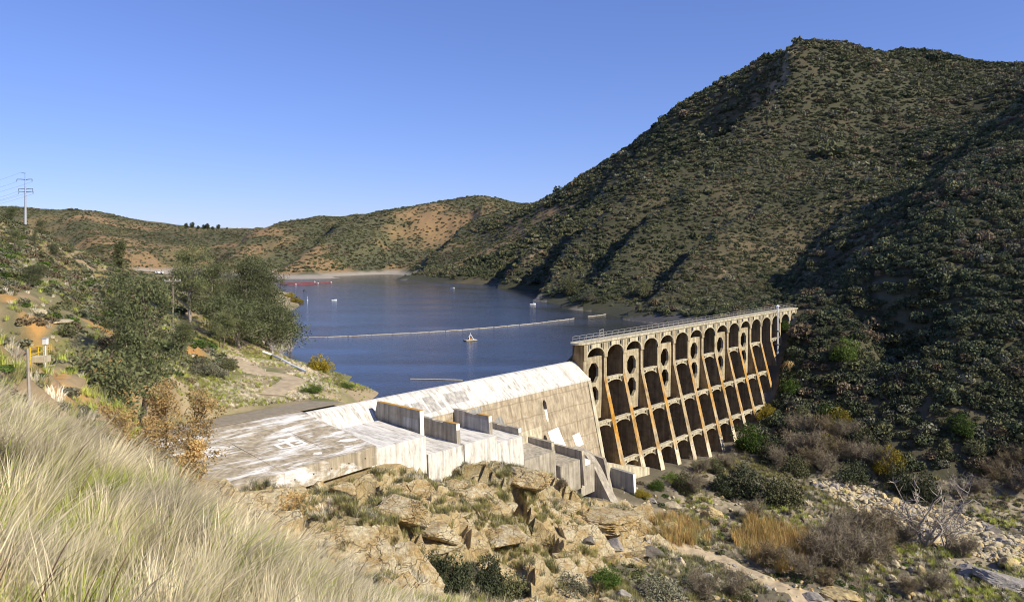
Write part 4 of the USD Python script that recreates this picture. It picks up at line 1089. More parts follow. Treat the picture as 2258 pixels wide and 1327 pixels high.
def jointed(r, joints, sub=4, rough=.10):
    """A block of bedrock bounded by the outcrop's own joint directions."""
    t = trimesh.creation.icosphere(subdivisions=sub); d = np.array(t.vertices)
    n = np.vstack([j * s + r.normal(0, .10, 3) for j in joints for s in (1, -1)] + [j + r.normal(0, .35, 3) for j in joints])
    n /= np.linalg.norm(n, axis=1, keepdims=True)
    h = r.uniform(.5, .92, len(n))
    dots = d @ n.T
    q = d * np.minimum(np.min(np.where(dots > .12, h / np.maximum(dots, .12), 3.0), axis=1), 1.5)[:, None]
    o = r.uniform(0, 50, 3)
    step = np.floor(meshkit.noise(q * 2.1 + o) * 5) / 5 - .5
    q *= (1 + rough * .8 * (meshkit.fbm(q * 3.2 + o, 4) - .5) + rough * 1.3 * step)[:, None]
    return q, np.array(t.faces)
def in_outcrop():
    """Fractured bedrock: big blocks that share one set of joints, sunk deep into the slope."""
    r = np.random.default_rng(77); pr0 = []
    J = np.array([[.30, -.42, .86], [.83, .52, .10], [-.50, .78, .38]]); J /= np.linalg.norm(J, axis=1, keepdims=True)
    p_ = pts[(rf == 'o')]
    got, used = 0, []
    while got < 90:
        q = p_[r.integers(len(p_))]
        s_, w_ = loc2(q)
        if (s_ < -60 and w_ < 18) or w_ < 14 or (-60 < s_ < -22 and w_ < 23) or q[1] < 58:
            continue
        zq = float(gz(q)[0]); uq, vq = CX + F * q[0] / q[1], YH + F * (EYE - zq) / q[1]
        if any(np.hypot(q[0] - at(*t_[:3])[0], q[1] - at(*t_[:3])[1]) < max(t_[3:5]) + 2.4 for t_ in PITS) or (930 < uq < 1190 and vq > 1185):
            continue
        s = r.uniform(1.8, 3.4) if got > 26 else r.uniform(3.4, 4.6)
        if any(np.hypot(*(q - a)) < (s + b) * .55 for a, b in used):
            if r.random() > .02:
                continue
        used.append((q, s))
        e = .8
        gx = float(gz(q + [e, 0])[0] - gz(q - [e, 0])[0]) / (2 * e)
        loc = (q[0], q[1], float(gz(q)[0]) - s * .46)
        big = got <= 26
        if got < 12:
            pr0.append(stone_proto('outcrop_rock', '', 'rock', 'rocks of the outcrop', loc, 400 + got, 'bedrock', 1, rz=r.normal(0, .12), scale=s, mesh=jointed(r, J)))
            t_ = pr0[-1]
        else:
            t_ = dup(pr0[got % 12], loc, r.normal(0, .14), (s * r.uniform(.9, 1.3), s * r.uniform(.8, 1.1), s * r.uniform(.7, 1.0)), 'x', 'rocks of the outcrop')
        tag(t_, 'large ochre block of the fractured outcrop below the spillway' if big else 'small ochre block of the fractured outcrop below the spillway', group='large rocks of the outcrop' if big else 'small rocks of the outcrop')
        got += 1
in_outcrop()
def spread(n, poly, seed, y0=60):
    """n points on the ground inside an outline given in the photograph."""
    r = np.random.default_rng(seed); p = Polygon(poly); x0, y0_, x1, y1 = p.bounds; out = []
    while len(out) < n:
        u, v = r.uniform(x0, x1), r.uniform(y0_, y1)
        if p.contains(Point(u, v)):
            out.append(hit(u, v, y0))
    return np.array(out)
RUB = [(1770, 1058), (1900, 1068), (2010, 1112), (2130, 1140), (2258, 1190), (2280, 1270), (2150, 1225), (2050, 1200), (1930, 1150), (1850, 1105)]
r5 = np.random.default_rng(55)
protos = []
pos = spread(240, RUB, 56)
for k, p in enumerate(pos):
    s = r5.uniform(.5, .85) if k % 9 else r5.uniform(.95, 1.4)
    z = p[2] + s * .22
    if k < 8:
        protos.append(stone_proto('rubble_stone', 'angular tan stone in the rubble field of the riverbed', 'stone', 'stones of the rubble field', (p[0], p[1], z), 500 + k, ('rock_pale', 'rock_gold', 'rock_pale', 'rock_grey')[k % 4], (1, .8, .7), sub=2, rough=.1, rz=k, scale=s, planes=10))
    else:
        dup(protos[k % 8].GetPrim() if hasattr(protos[k % 8], 'GetPrim') else protos[k % 8], (p[0], p[1], z), r5.uniform(0, 6.3), s, 'angular tan stone in the rubble field of the riverbed', 'stones of the rubble field')

def instancer(name, protos_, pos_, scl, rot, idx, label, cat, tints=None):
    """Ground cover too plentiful to count."""
    pi = UsdGeom.PointInstancer.Define(stage, numbered('/World/' + name))
    base_ = str(pi.GetPath()); rel = pi.CreatePrototypesRel()
    for j, (nm, mesh, m) in enumerate(protos_):
        mm = usdkit.mesh(stage, f'{base_}/{nm}_{j:03d}' if j else f'{base_}/{nm}', mesh, f'/World/Looks/{m}')
        if tints is not None and tints[j] is not None:
            UsdGeom.PrimvarsAPI(mm).CreatePrimvar('tint', Sdf.ValueTypeNames.Float3Array, 'vertex').Set(Vt.Vec3fArray.FromNumpy(np.asarray(tints[j], np.float32)))
        rel.AddTarget(mm.GetPath())
    pi.CreatePositionsAttr(Vt.Vec3fArray.FromNumpy(np.asarray(pos_, np.float32)))
    s = np.asarray(scl, np.float32)
    if s.ndim == 1:
        s = np.repeat(s[:, None], 3, 1)
    pi.CreateScalesAttr(Vt.Vec3fArray.FromNumpy(s))
    q = [Gf.Quath(float(math.cos(a / 2)), 0.0, 0.0, float(math.sin(a / 2))) for a in rot]
    pi.CreateOrientationsAttr(Vt.QuathArray(q))
    pi.CreateProtoIndicesAttr(Vt.IntArray.FromNumpy(np.asarray(idx, np.int32)))
    return tag(pi, label, cat, kind='stuff')
pos = np.vstack([spread(2600, RUB, 57), spread(500, [(1300, 1080), (1700, 1060), (2258, 1100), (2258, 1327), (1400, 1327)], 58), spread(120, [(610, 772), (660, 800), (700, 825), (690, 830), (640, 800)], 59)])
n = len(pos)
instancer('loose_stones', [('pebble', rock(np.random.default_rng(600 + j), 1, 9, .1, (1, .8, .65)), ('rock_pale', 'rock_grey', 'rock_pale', 'rock_gold')[j]) for j in range(4)], pos + [0, 0, .06], r5.uniform(.16, .50, n), r5.uniform(0, 6.3, n), r5.integers(0, 4, n), 'small loose stones strewn through the riverbed rubble', 'loose stones')

# ------------------------------------------------------------------ scrub
TRK = np.vstack([hit(u, v) for u, v in ((512, 768), (521, 779), (530, 790), (545, 812), (560, 818), (575, 822), (595, 825), (615, 826), (640, 832), (648, 840), (640, 846), (632, 850), (620, 857), (610, 862), (600, 874))])
PTH = np.vstack([hit(u, v) for u, v in zip(np.interp(np.linspace(0, 6, 25), range(7), (1480, 1540, 1600, 1660, 1720, 1780, 1850)), np.interp(np.linspace(0, 6, 25), range(7), (1212, 1226, 1240, 1262, 1296, 1322, 1350)))])
def off_path(p):
    return np.min(np.hypot(p[:, None, 0] - PTH[None, :, 0], p[:, None, 1] - PTH[None, :, 1]), 1) > 2.3
RUBW = Polygon([tuple(hit(u, v, 60)[:2]) for u, v in RUB]).buffer(0)
def off_rubble(p):
    return np.array([not RUBW.contains(Point(*q[:2])) for q in p]) | (np.random.default_rng(len(p)).random(len(p)) < .12)
def off_track(p):
    return np.min(np.hypot(p[:, None, 0] - TRK[None, :, 0], p[:, None, 1] - TRK[None, :, 1]), 1) > 2.2
def shrub_cloud(seed, n, size, height=.85, lobes=5, droop=0.0, fill=.35):
    """Leaf clumps spread through a lumpy dome of radius 1."""
    r = np.random.default_rng(seed)
    d = r.normal(size=(n, 3)); d[:, 2] = np.abs(d[:, 2]) * .9 - .12; d /= np.linalg.norm(d, axis=1, keepdims=True)
    lob = r.normal(size=(lobes, 3)); lob[:, 2] = np.abs(lob[:, 2]); lob /= np.linalg.norm(lob, axis=1, keepdims=True)
    near = (d @ lob.T).max(1)
    rad = .62 + .42 * np.clip((near - .55) / .45, 0, 1)
    rad *= np.where(r.random(n) < fill, r.uniform(.4, .9, n), r.uniform(.9, 1.05, n))
    c = d * rad[:, None]; c[:, 2] = c[:, 2] * height + .12
    return leaves(c, size, r, droop, 1.5)
def join(*parts):
    mb = MB()
    for v, f in parts:
        mb.add(v, f)
    return mb.mesh()
NEAR = [('shrub', shrub_cloud(700 + j, 300, .20, .8 + .12 * (j % 3)), m) for j, m in enumerate(('leaf_olive', 'leaf_dark', 'leaf_olive', 'leaf_sage', 'leaf_brown', 'leaf_dark', 'leaf_green'))]
FAR = [('shrub', shrub_cloud(720 + j, 110, .36, .75 + .1 * (j % 3)), m) for j, m in enumerate(('leaf_olive', 'leaf_dark', 'leaf_olive', 'leaf_sage', 'leaf_brown', 'leaf_dark'))]
regi = RegularGridInterpolator((XS, YS), np.array([{'m': 0, 'n': 1, 'a': 2, 'l': 3, 'f': 4, 'r': 5, 'o': 6, 'g': 7, 'b': 8}[c] for c in reg.ravel()]).reshape(reg.shape), method='nearest', bounds_error=False, fill_value=8)
def sow(n, code, seed, y0, y1, power=1.0, want=None, zmin=1.0):
    """n points on the ground of one region, in the wide view from the photograph's side."""
    r = np.random.default_rng(seed); out = []; got = 0
    while got < n:
        y = y0 + (y1 - y0) * r.random(n * 2) ** power
        x = r.uniform(-.80, .80, n * 2) * (y + 25)
        p = np.column_stack([x, y])
        p = p[regi(p) == code]; z = gz(p)
        s_, w_ = loc2(p)
        ok = (z > zmin) & ~((s_ > -106) & (s_ < 118) & (w_ > -11) & (w_ < np.where(s_ < 0, 14, np.where(s_ < 60, 8, 3 - .25 * np.minimum(z, 0)))))
        p, z = p[ok], z[ok]
        if want is not None:
            p3 = np.column_stack([p, z]); k = r.random(len(p)) < want(p3); p, z = p[k], z[k]
        out.append(np.column_stack([p, z])); got += len(p)
    return np.vstack(out)[:n]
def fb(p, sc, seed, off=0.0):
    return meshkit.fbm(p / sc, 4, seed)
def far_cover(p):
    t = fb(p, 110, 52) * .6 + fb(p, 30, 50) * .4
    return np.clip(1.0 - (t - .47) * 6, .34, 1) * (p[:, 2] > 4)
def shore_cover(p):
    return np.clip((p[:, 2] - 2.0) / 2.5, 0.05, 1)
def pick(p, seed, table):
    r = np.random.default_rng(seed); q = fb(p, 60, seed) * .6 + fb(p, 14, seed + 5) * .5 + r.normal(0, .07, len(p))
    ranks = np.argsort(np.argsort(q)) / len(q)
    return np.array(table)[np.minimum((ranks * len(table)).astype(int), len(table) - 1)]
r6 = np.random.default_rng(66)
pm = sow(62000, 0, 61, 225, 1150, 1.3, shore_cover)
dm_ = np.hypot(pm[:, 0], pm[:, 1])
nearm = dm_ < 360
T1 = [1, 5, 1, 0, 2, 0, 3, 2, 0, 4, 3, 0]
for mask, protos_, nm in ((nearm, NEAR, 'mountain_scrub'), (~nearm, FAR, 'mountain_scrub')):
    p = pm[mask]
    sc = np.exp(r6.normal(-.12, .36, len(p))) * np.where(r6.random(len(p)) < .04, 1.6, 1) * np.clip(np.hypot(p[:, 0], p[:, 1]) / 400, .95, 1.75) * np.clip(.55 + fb(p, 38, 94) * .95, .7, 1.3)
    instancer(nm, protos_, p - [0, 0, .1], np.column_stack([sc, sc, sc * r6.uniform(.7, 1.1, len(p))]), r6.uniform(0, 6.3, len(p)), pick(p, 62, T1),
              'dark green chaparral covering the lower slopes of the mountain above the dam' if protos_ is NEAR else 'olive chaparral covering the upper mountain', 'chaparral')
pn = sow(9500, 1, 63, 150, 400, 1.0, lambda p: np.clip((p[:, 2] + 24) / 6, .1, 1), zmin=-40)
sc = np.exp(r6.normal(.25, .36, len(pn)))
instancer('hillside_scrub', NEAR, pn - [0, 0, .1], np.column_stack([sc, sc, sc * r6.uniform(.7, 1.15, len(pn))]), r6.uniform(0, 6.3, len(pn)), pick(pn, 64, [1, 1, 5, 0, 0, 2, 5, 3, 4, 1, 1]), 'dark chaparral on the shaded hillside at the right', 'chaparral')
pa = sow(32000, 2, 65, 600, 1350, 1.3, far_cover)
sc = r6.uniform(.9, 2.1, len(pa))
instancer('far_scrub', FAR, pa - [0, 0, .2], np.column_stack([sc, sc, sc * .8]), r6.uniform(0, 6.3, len(pa)), pick(pa, 67, [0, 0, 1, 2, 3, 4, 5]), 'patchy chaparral on the brown hills across the lake', 'chaparral')
cutp = np.array([hit(u, v) for u, v, *_ in CUTS]); cutr = np.array([c[2] for c in CUTS])
def left_cover(p):
    d = np.min(np.hypot(p[:, None, 0] - cutp[None, :, 0], p[:, None, 1] - cutp[None, :, 1]) / cutr[None] , 1)
    return np.clip((d - .6) * 2, .05, 1) * np.clip((fb(p, 14, 71) - .33) * 7, .2, 1)
pl_ = sow(9000, 3, 70, 24, 480, 1.3, left_cover)
dl_ = np.hypot(pl_[:, 0], pl_[:, 1])
sc = r6.uniform(.45, 1.35, len(pl_)) * np.clip(dl_ / 130, .5, 1.4)
instancer('left_slope_scrub', NEAR, pl_ - [0, 0, .1], np.column_stack([sc, sc, sc * .75]), r6.uniform(0, 6.3, len(pl_)), pick(pl_, 72, [1, 0, 2, 3, 4, 3, 0, 6, 3]), 'mixed low scrub on the orange soil of the left hillside', 'scrub')

pr_ = sow(1500, 5, 73, 150, 260, 1.0, lambda p: np.clip((loc2(p[:, :2])[0] - 45) / 25, 0, 1) * np.clip((p[:, 2] + 21) / 6, 0, 1), zmin=-40)
sc = r6.uniform(.6, 1.7, len(pr_))
instancer('abutment_scrub', NEAR, pr_ - [0, 0, .1], np.column_stack([sc, sc, sc * .85]), r6.uniform(0, 6.3, len(pr_)), pick(pr_, 74, [1, 5, 0, 6, 2, 1, 5]), 'dense green scrub closing in on the far end of the dam', 'scrub')

pv_ = sow(1500, 5, 75, 62, 200, 1.0, lambda p: np.clip((fb(p, 9, 76) - .45) * 8, .05, 1) * off_path(p) * off_rubble(p), zmin=-40)
sc = r6.uniform(.35, .9, len(pv_))
instancer('riverbed_scrub', NEAR, pv_ - [0, 0, .05], np.column_stack([sc, sc, sc * .8]), r6.uniform(0, 6.3, len(pv_)), pick(pv_, 77, [3, 4, 0, 3, 1, 4, 6, 0]), 'low brown and grey-green scrub scattered over the riverbed', 'scrub')

# grass tufts
def tuft(seed, n, hgt, lean, width, segs=3, spread_=.25, dirx=0.0):
    r = np.random.default_rng(seed)
    a = r.uniform(0, 2 * math.pi, n); b0 = np.column_stack([np.cos(a), np.sin(a)]) * (spread_ * np.sqrt(r.random(n)))[:, None]
    out = np.column_stack([np.cos(a), np.sin(a)]) * (lean * r.uniform(.3, 1.2, n))[:, None] + r.normal(0, .12, (n, 2)); out[:, 0] += dirx * r.uniform(.5, 1.4, n)
    L = hgt * r.uniform(.55, 1.15, n)
    t = np.linspace(0, 1, segs + 1)
    xy = b0[:, None] + out[:, None] * (t ** 1.9)[None, :, None] * L[:, None, None]
    z = L[:, None] * (t[None] * 1.0 - (np.hypot(out[:, 0], out[:, 1]) * .38)[:, None] * t[None] ** 2.4)
    c = np.dstack([xy, z])
    side = np.column_stack([-np.sin(a + r.normal(0, .8, n)), np.cos(a), np.zeros(n)])
    wd = width * r.uniform(.6, 1.3, n)[:, None] * np.array([1.0, .95, .7, .15] if segs == 3 else np.interp(t, [0, .5, .8, 1], [1, .95, .7, .12]))[None]
    A = c - side[:, None] * wd[..., None] / 2; B = c + side[:, None] * wd[..., None] / 2
    v = np.stack([A, B], 2).reshape(-1, 3)
    k = 2 * (segs + 1)
    f = np.concatenate([[[2 * i, 2 * i + 1, 2 * i + 3], [2 * i, 2 * i + 3, 2 * i + 2]] for i in range(segs)])
    return v, (np.arange(n)[:, None, None] * k + f[None]).reshape(-1, 3)
TUFT = [('tuft', tuft(800 + j, 46, .55, .5, .03), m) for j, m in enumerate(('grass_dull', 'grass_dull', 'grass_green', 'grass_straw', 'leaf_sage'))]
def tufts(name, code, n, seed, y0, y1, smin, smax, table, lab, want=None, zmin=.4):
    p = sow(n, code, seed, y0, y1, 1.1, want, zmin)
    instancer(name, TUFT, p, r6.uniform(smin, smax, n), r6.uniform(0, 6.3, n), pick(p, seed + 1, table), lab, 'grass')
tufts('shore_grass', 4, 8000, 81, 95, 260, .4, .95, [0, 2, 1, 0, 1, 2, 3], 'short green and straw grass on the flat ground by the dam', lambda p: np.clip((fb(p, 6, 82) - .40) * 5, .05, 1) * off_track(p))
tufts('rock_grass', 6, 7000, 83, 55, 140, .8, 1.8, [0, 1, 0, 4, 0, 3, 4], 'dull grass tufts growing in the cracks of the outcrop', lambda p: np.clip((fb(p, 4, 84) - .43) * 8, .03, 1), -30)
tufts('riverbed_grass', 5, 12000, 85, 60, 200, .7, 1.9, [0, 4, 0, 3, 4, 0, 2], 'grass and weeds growing through the riverbed stones', lambda p: np.clip((fb(p, 7, 86) - .42) * 6, .04, 1) * off_path(p) * off_rubble(p), -40)
tufts('hillside_grass', 3, 9500, 87, 22, 220, .7, 1.5, [0, 2, 3, 0, 4, 2], 'pale and green grass between the bushes of the left hillside', left_cover)

# the long grass the photographer stood in
BL = []
KIND = ('long_straw', 'long_straw', 'long_grey', 'long_green', 'long_straw', 'long_grey', 'long_green', 'long_straw', 'long_green', 'long_grey')
for j in range(10):
    BL.append(('tussock', tuft(820 + j, 150, (.95, 1.05, .8, .72, 1.0, .62, .8, 1.1, .7, .75)[j], (.45, .35, .75, .5, .45, 1.1, .4, .4, .6, 1.2)[j], (.0085, .009, .009, .011, .010, .009, .010, .010, .010, .0085)[j], 5, .30, (.24, .15, .20, .1, .28, 0, .12, .26, .05, .0)[j]), KIND[j]))
BL.append(('seed_stalk', tuft(840, 4, 1.15, .25, .013, 5, .28, .25), 'seed_head'))
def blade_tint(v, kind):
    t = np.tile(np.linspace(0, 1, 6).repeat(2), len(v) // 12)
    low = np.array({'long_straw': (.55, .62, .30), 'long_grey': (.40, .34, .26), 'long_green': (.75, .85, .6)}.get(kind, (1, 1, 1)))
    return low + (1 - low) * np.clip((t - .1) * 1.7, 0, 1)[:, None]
r8 = np.random.default_rng(88)
gp = []
while len(gp) < 2900:
    y = 1.9 + 26 * r8.random(4000) ** 1.35; x = r8.uniform(-.85, .16, 4000) * (y + 1.5)
    p = np.column_stack([x, y]); p = p[regi(p) == 7]
    q = fb(np.column_stack([p, 0 * p[:, 0]]), 1.1, 91)
    p = p[r8.random(len(p)) < np.clip((q - .34) * 6, .12, 1)]; gp += list(p)
gp = np.array(gp[:2900]); gpz = np.column_stack([gp, gz(gp)])
ang = r8.normal(0.1, 1.1, len(gp))
green = fb(gpz, 1.3, 89) + r8.normal(0, .06, len(gp)) + np.where((gp[:, 1] < 7) & (gp[:, 0] < -.25 * gp[:, 1]), .045, 0)
gi = np.where(green > .545, r8.choice([3, 6, 8, 3, 1], len(gp)), r8.choice([0, 1, 2, 4, 7, 9, 0, 5, 2, 3], len(gp)))
gi = np.where(r8.random(len(gp)) < .10, 10, gi)
sc = r8.uniform(.5, 1.0, len(gp)) * np.where(gp[:, 1] < 4, .8, 1) * np.clip(.62 + fb(gpz, 2.0, 93) * .75, .7, 1.2)
wide = np.clip(gp[:, 1] / 9, .85, 1.25)
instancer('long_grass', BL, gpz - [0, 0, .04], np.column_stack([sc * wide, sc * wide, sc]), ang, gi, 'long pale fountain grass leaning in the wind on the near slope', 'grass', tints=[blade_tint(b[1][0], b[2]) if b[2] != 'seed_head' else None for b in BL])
n2_ = 1500
gp2 = sow(n2_, 7, 90, 16, 60, 1.0, None, 0)
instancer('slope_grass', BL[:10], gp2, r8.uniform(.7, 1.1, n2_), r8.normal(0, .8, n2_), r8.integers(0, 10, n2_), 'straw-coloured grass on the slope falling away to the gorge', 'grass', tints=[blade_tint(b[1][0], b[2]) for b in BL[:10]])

# ------------------------------------------------------------------ trees and bushes one can point to
def limb(r, a, d, L, n=6, wob_=.18, lift=.0):
    p = [np.array(a, float)]; d = np.array(d, float) / np.linalg.norm(d)
    for _ in range(n):
        d = d + r.normal(0, wob_, 3) + [0, 0, lift]; d /= np.linalg.norm(d)
        p.append(p[-1] + d * L / n)
    return np.array(p)
def grow(seed, H, r0, first, nl, reach, up, clumps, per, spread_, leaf, droop, stems=1):
    """A trunk with limbs, and leaves in clumps round the ends of the limbs; unit metres."""
    r = np.random.default_rng(seed)
    trunk, limbs, ends = MB(), MB(), []
    for s in range(stems):
        lean = r.normal(0, .10 if stems == 1 else .28, 2)
        tp = limb(r, (r.normal(0, .25 * (stems > 1)), r.normal(0, .25 * (stems > 1)), -.3), (*lean, 1), H * r.uniform(.8, .95), 9, .07, .05)
        trunk.tube(tp, np.linspace(r0, r0 * .22, len(tp)), 7)
        for k in range(nl):
            t = first + (1 - first) * (k + r.random()) / nl
            i = min(int(t * 9), 8); b = tp[i] + (tp[i + 1] - tp[i]) * (t * 9 - i if t < 1 else 1)
            a = r.uniform(0, 6.3); L = reach * H * r.uniform(.6, 1.1) * (1.15 - .6 * t)
            lp = limb(r, b, (math.cos(a), math.sin(a), up * r.uniform(.5, 1.4)), L, 6, .16, .03)
            limbs.tube(lp, np.linspace(r0 * .42 * (1.2 - t), r0 * .06, 7), 5)
            ends += [lp[4], lp[6], lp[5]]
            for q in range(2):
                sp_ = limb(r, lp[2 + q * 2], r.normal(0, 1, 3) * [1, 1, .5] + [0, 0, .5], L * .45, 4, .2)
                limbs.tube(sp_, np.linspace(r0 * .14, r0 * .04, 5), 4); ends += [sp_[-1], sp_[-2]]
        ends.append(tp[-1])
    ends = np.array(ends)
    pk = ends[r.integers(0, len(ends), clumps)] + r.normal(0, spread_ * .6, (clumps, 3))
    c = (pk[:, None] + r.normal(0, spread_ * .5, (clumps, per, 3)) * [1, 1, .75]).reshape(-1, 3)
    return trunk.mesh(), limbs.mesh(), leaves(c, leaf, r, droop, 2.4 if droop else 1.5)
def tree(name, label, group, loc, parts, mats, rz=0, scale=1.0, cat='tree', crown='crown'):
    t = thing(name, label, cat, loc, rz, group, scale)
    obj('trunk', parts[0], mats[0], t, smooth=True); obj('limbs', parts[1], mats[0], t, smooth=True)
    if parts[2] is not None:
        obj(crown, parts[2], mats[1], t)
    return t.GetPrim() if hasattr(t, 'GetPrim') else t

def foot_at(u, v, Y=None):
    if Y is None:
        return hit(u, v, 18)
    x = (u - CX) / F * Y
    return np.array([x, Y, float(gz([x, Y])[0])])
EUC = [
    # u, Y, crown top v, variant, label
    (292, 88, 590, 0, 'tall dark-stemmed gum tree standing behind the dead golden tree'),
    (185, 74, 748, 3, 'small dark gum tree growing from the orange bank'),
    (245, 100, 640, 2, 'bushy gum tree left of the tall dark-stemmed one'),
    (420, 165, 545, 1, 'pale-limbed gum tree rising highest behind the wooden pole'),
    (470, 168, 585, 1, 'gum tree with two white trunks left of the dirt track'),
    (450, 185, 575, 2, 'leafy gum tree in the back of the grove'),
    (545, 178, 575, 1, 'gum tree leaning over the start of the dirt track'),
    (500, 200, 590, 0, 'gum tree at the back right of the grove'),
    (580, 188, 592, 1, 'spreading gum tree at the shore side of the grove'),
    (612, 196, 618, 4, 'low wide gum tree reaching out over the water'),
    (355, 150, 640, 2, 'round-topped gum tree left of the wooden pole'),
    (330, 200, 640, 4, 'gum tree behind the round-topped one'),
    (258, 330, 515, 5, 'slim pointed tree standing alone above the scrub'),
    (30, 160, 500, 2, 'dark gum tree at the left border of the photo'),
    (80, 170, 505, 0, 'gum tree below the steel pole'),
    (130, 185, 535, 4, 'wide gum tree on the crest of the left slope'),
    (15, 240, 452, 4, 'gum tree on the skyline at the left border'),
    (95, 260, 480, 2, 'gum tree on the skyline just right of the steel pole'),
    (200, 230, 580, 4, 'low gum tree behind the largest orange cut'),
    (300, 260, 610, 2, 'low gum tree far back between slim tree and grove'),
    (395, 120, 700, 3, 'young gum tree on the bank by the orange soil'),
    (520, 230, 600, 4, 'gum tree deep in the grove toward the water'),
    (640, 205, 672, 3, 'thin gum tree hanging over the shoreline'),
    (225, 140, 680, 2, 'olive gum tree on the slope under the orange cut'),
    (60, 120, 580, 4, 'dense low gum tree on the slope at far left'),
    (385, 190, 585, 2, 'gum tree just behind the wooden pole'),
    (530, 165, 640, 4, 'low spreading gum tree over the top of the dirt track'),
    (570, 215, 575, 1, 'tall gum tree at the far end of the grove'),
    (320, 125, 690, 3, 'thin young gum tree beneath the round-topped one'),
    (260, 170, 600, 4, 'wide gum tree between the orange cut and the grove'),
    (160, 210, 560, 2, 'rounded gum tree left of the largest orange cut'),
    (50, 210, 530, 4, 'spreading gum tree below the skyline at far left'),
    (600, 178, 650, 4, 'low gum tree leaning out from the stony bank'),
    (490, 150, 680, 3, 'slim young gum tree by the dirt track'),
]
SHAPE = [dict(H=14, r0=.26, first=.36, nl=16, reach=.28, up=.9, clumps=150, per=44, spread_=.85, leaf=.095, droop=.9),
         dict(H=17, r0=.42, first=.22, nl=16, reach=.40, up=1.0, clumps=380, per=26, spread_=1.15, leaf=.155, droop=.9),
         dict(H=11, r0=.26, first=.20, nl=16, reach=.38, up=.8, clumps=170, per=40, spread_=.95, leaf=.105, droop=.6),
         dict(H=6.5, r0=.13, first=.35, nl=13, reach=.36, up=.8, clumps=170, per=40, spread_=.5, leaf=.075, droop=.7, stems=2),
         dict(H=8.5, r0=.22, first=.18, nl=16, reach=.52, up=.6, clumps=300, per=30, spread_=.95, leaf=.13, droop=.5, stems=2),
         dict(H=16, r0=.22, first=.15, nl=24, reach=.16, up=.6, clumps=260, per=24, spread_=.7, leaf=.22, droop=.8)]
made = {}
r9 = np.random.default_rng(99)
for k, (u, Y, vt, var, lab) in enumerate(EUC):
    p = foot_at(u, 0, Y)
    H = EYE - (vt - YH) / F * Y - p[2]
    s = max(H, 2.5) / (SHAPE[var]['H'] * 1.0)
    if var not in made:
        made[var] = tree('gum_tree', lab, None, p, grow(900 + var, **SHAPE[var]), ('bark_pale' if var in (1, 4) else 'bark_dark', 'leaf_euc' if var % 2 else 'leaf_euc_dark'), r9.uniform(0, 6.3), s)
    else:
        dup(made[var], p, r9.uniform(0, 6.3), (s * r9.uniform(.9, 1.15), s * r9.uniform(.9, 1.15), s), lab)
# trees along the far hilltop
first_ = None
hp = [(412, 490), (425, 487), (436, 486), (448, 488), (458, 490), (470, 489), (482, 490), (500, 495), (318, 497), (592, 499)]
for k, (u, vt) in enumerate(hp):
    Y = 1290 if u > 330 else 1275
    p = foot_at(u, 0, Y); s = (1.05 + .25 * math.sin(k * 2.1)) if 400 < u < 499 else .5
    if first_ is None:
        first_ = tree('hilltop_tree', 'small dark tree in the row on the far hilltop', 'trees on the far hilltop', p, grow(931, H=11, r0=.3, first=.45, nl=14, reach=.34, up=.5, clumps=90, per=30, spread_=1.2, leaf=.42, droop=0), ('bark_dark', 'leaf_dark'), 0, s)
    else:
        dup(first_, p, k * 1.3, s, 'small dark tree in the row on the far hilltop' if 400 < u < 499 else ('lone bush on the far skyline left of the hilltop row' if u < 400 else ('low bush at the right end of the hilltop row' if u < 550 else 'lone bush on the far skyline above the brown hill')), 'trees on the far hilltop' if 400 < u < 499 else None)
# the dead golden tree and its neighbours
p = foot_at(362, 0, 38)
Ht = EYE - (815 - YH) / F * 38 - p[2]
tree('dead_tree', 'dead tree with three thin stems and dry golden leaves in front of the slab', None, p, grow(941, H=Ht, r0=.075, first=.42, nl=15, reach=.27, up=.8, clumps=420, per=22, spread_=.30, leaf=.06, droop=.3, stems=3), ('bark_dark', 'leaf_dead'), 0, 1.0)
p = foot_at(432, 0, 36); Ht = EYE - (960 - YH) / F * 36 - p[2]
tree('dead_tree', 'shorter dead sapling with golden leaves right of the dead tree', None, p, grow(942, H=max(Ht, 2.2), r0=.035, first=.4, nl=10, reach=.24, up=.7, clumps=200, per=26, spread_=.22, leaf=.07, droop=.3), ('bark_dark', 'leaf_dead'), 0, 1.0)
p = foot_at(650, 1165)
tree('dry_shrub', 'dry tawny shrub standing before the rock below the slab', None, p, grow(943, H=4.2, r0=.05, first=.15, nl=14, reach=.28, up=1.1, clumps=120, per=16, spread_=.3, leaf=.075, droop=.2, stems=3), ('twig_brown', 'leaf_dead'), 0, 1.0, 'shrub', 'foliage')

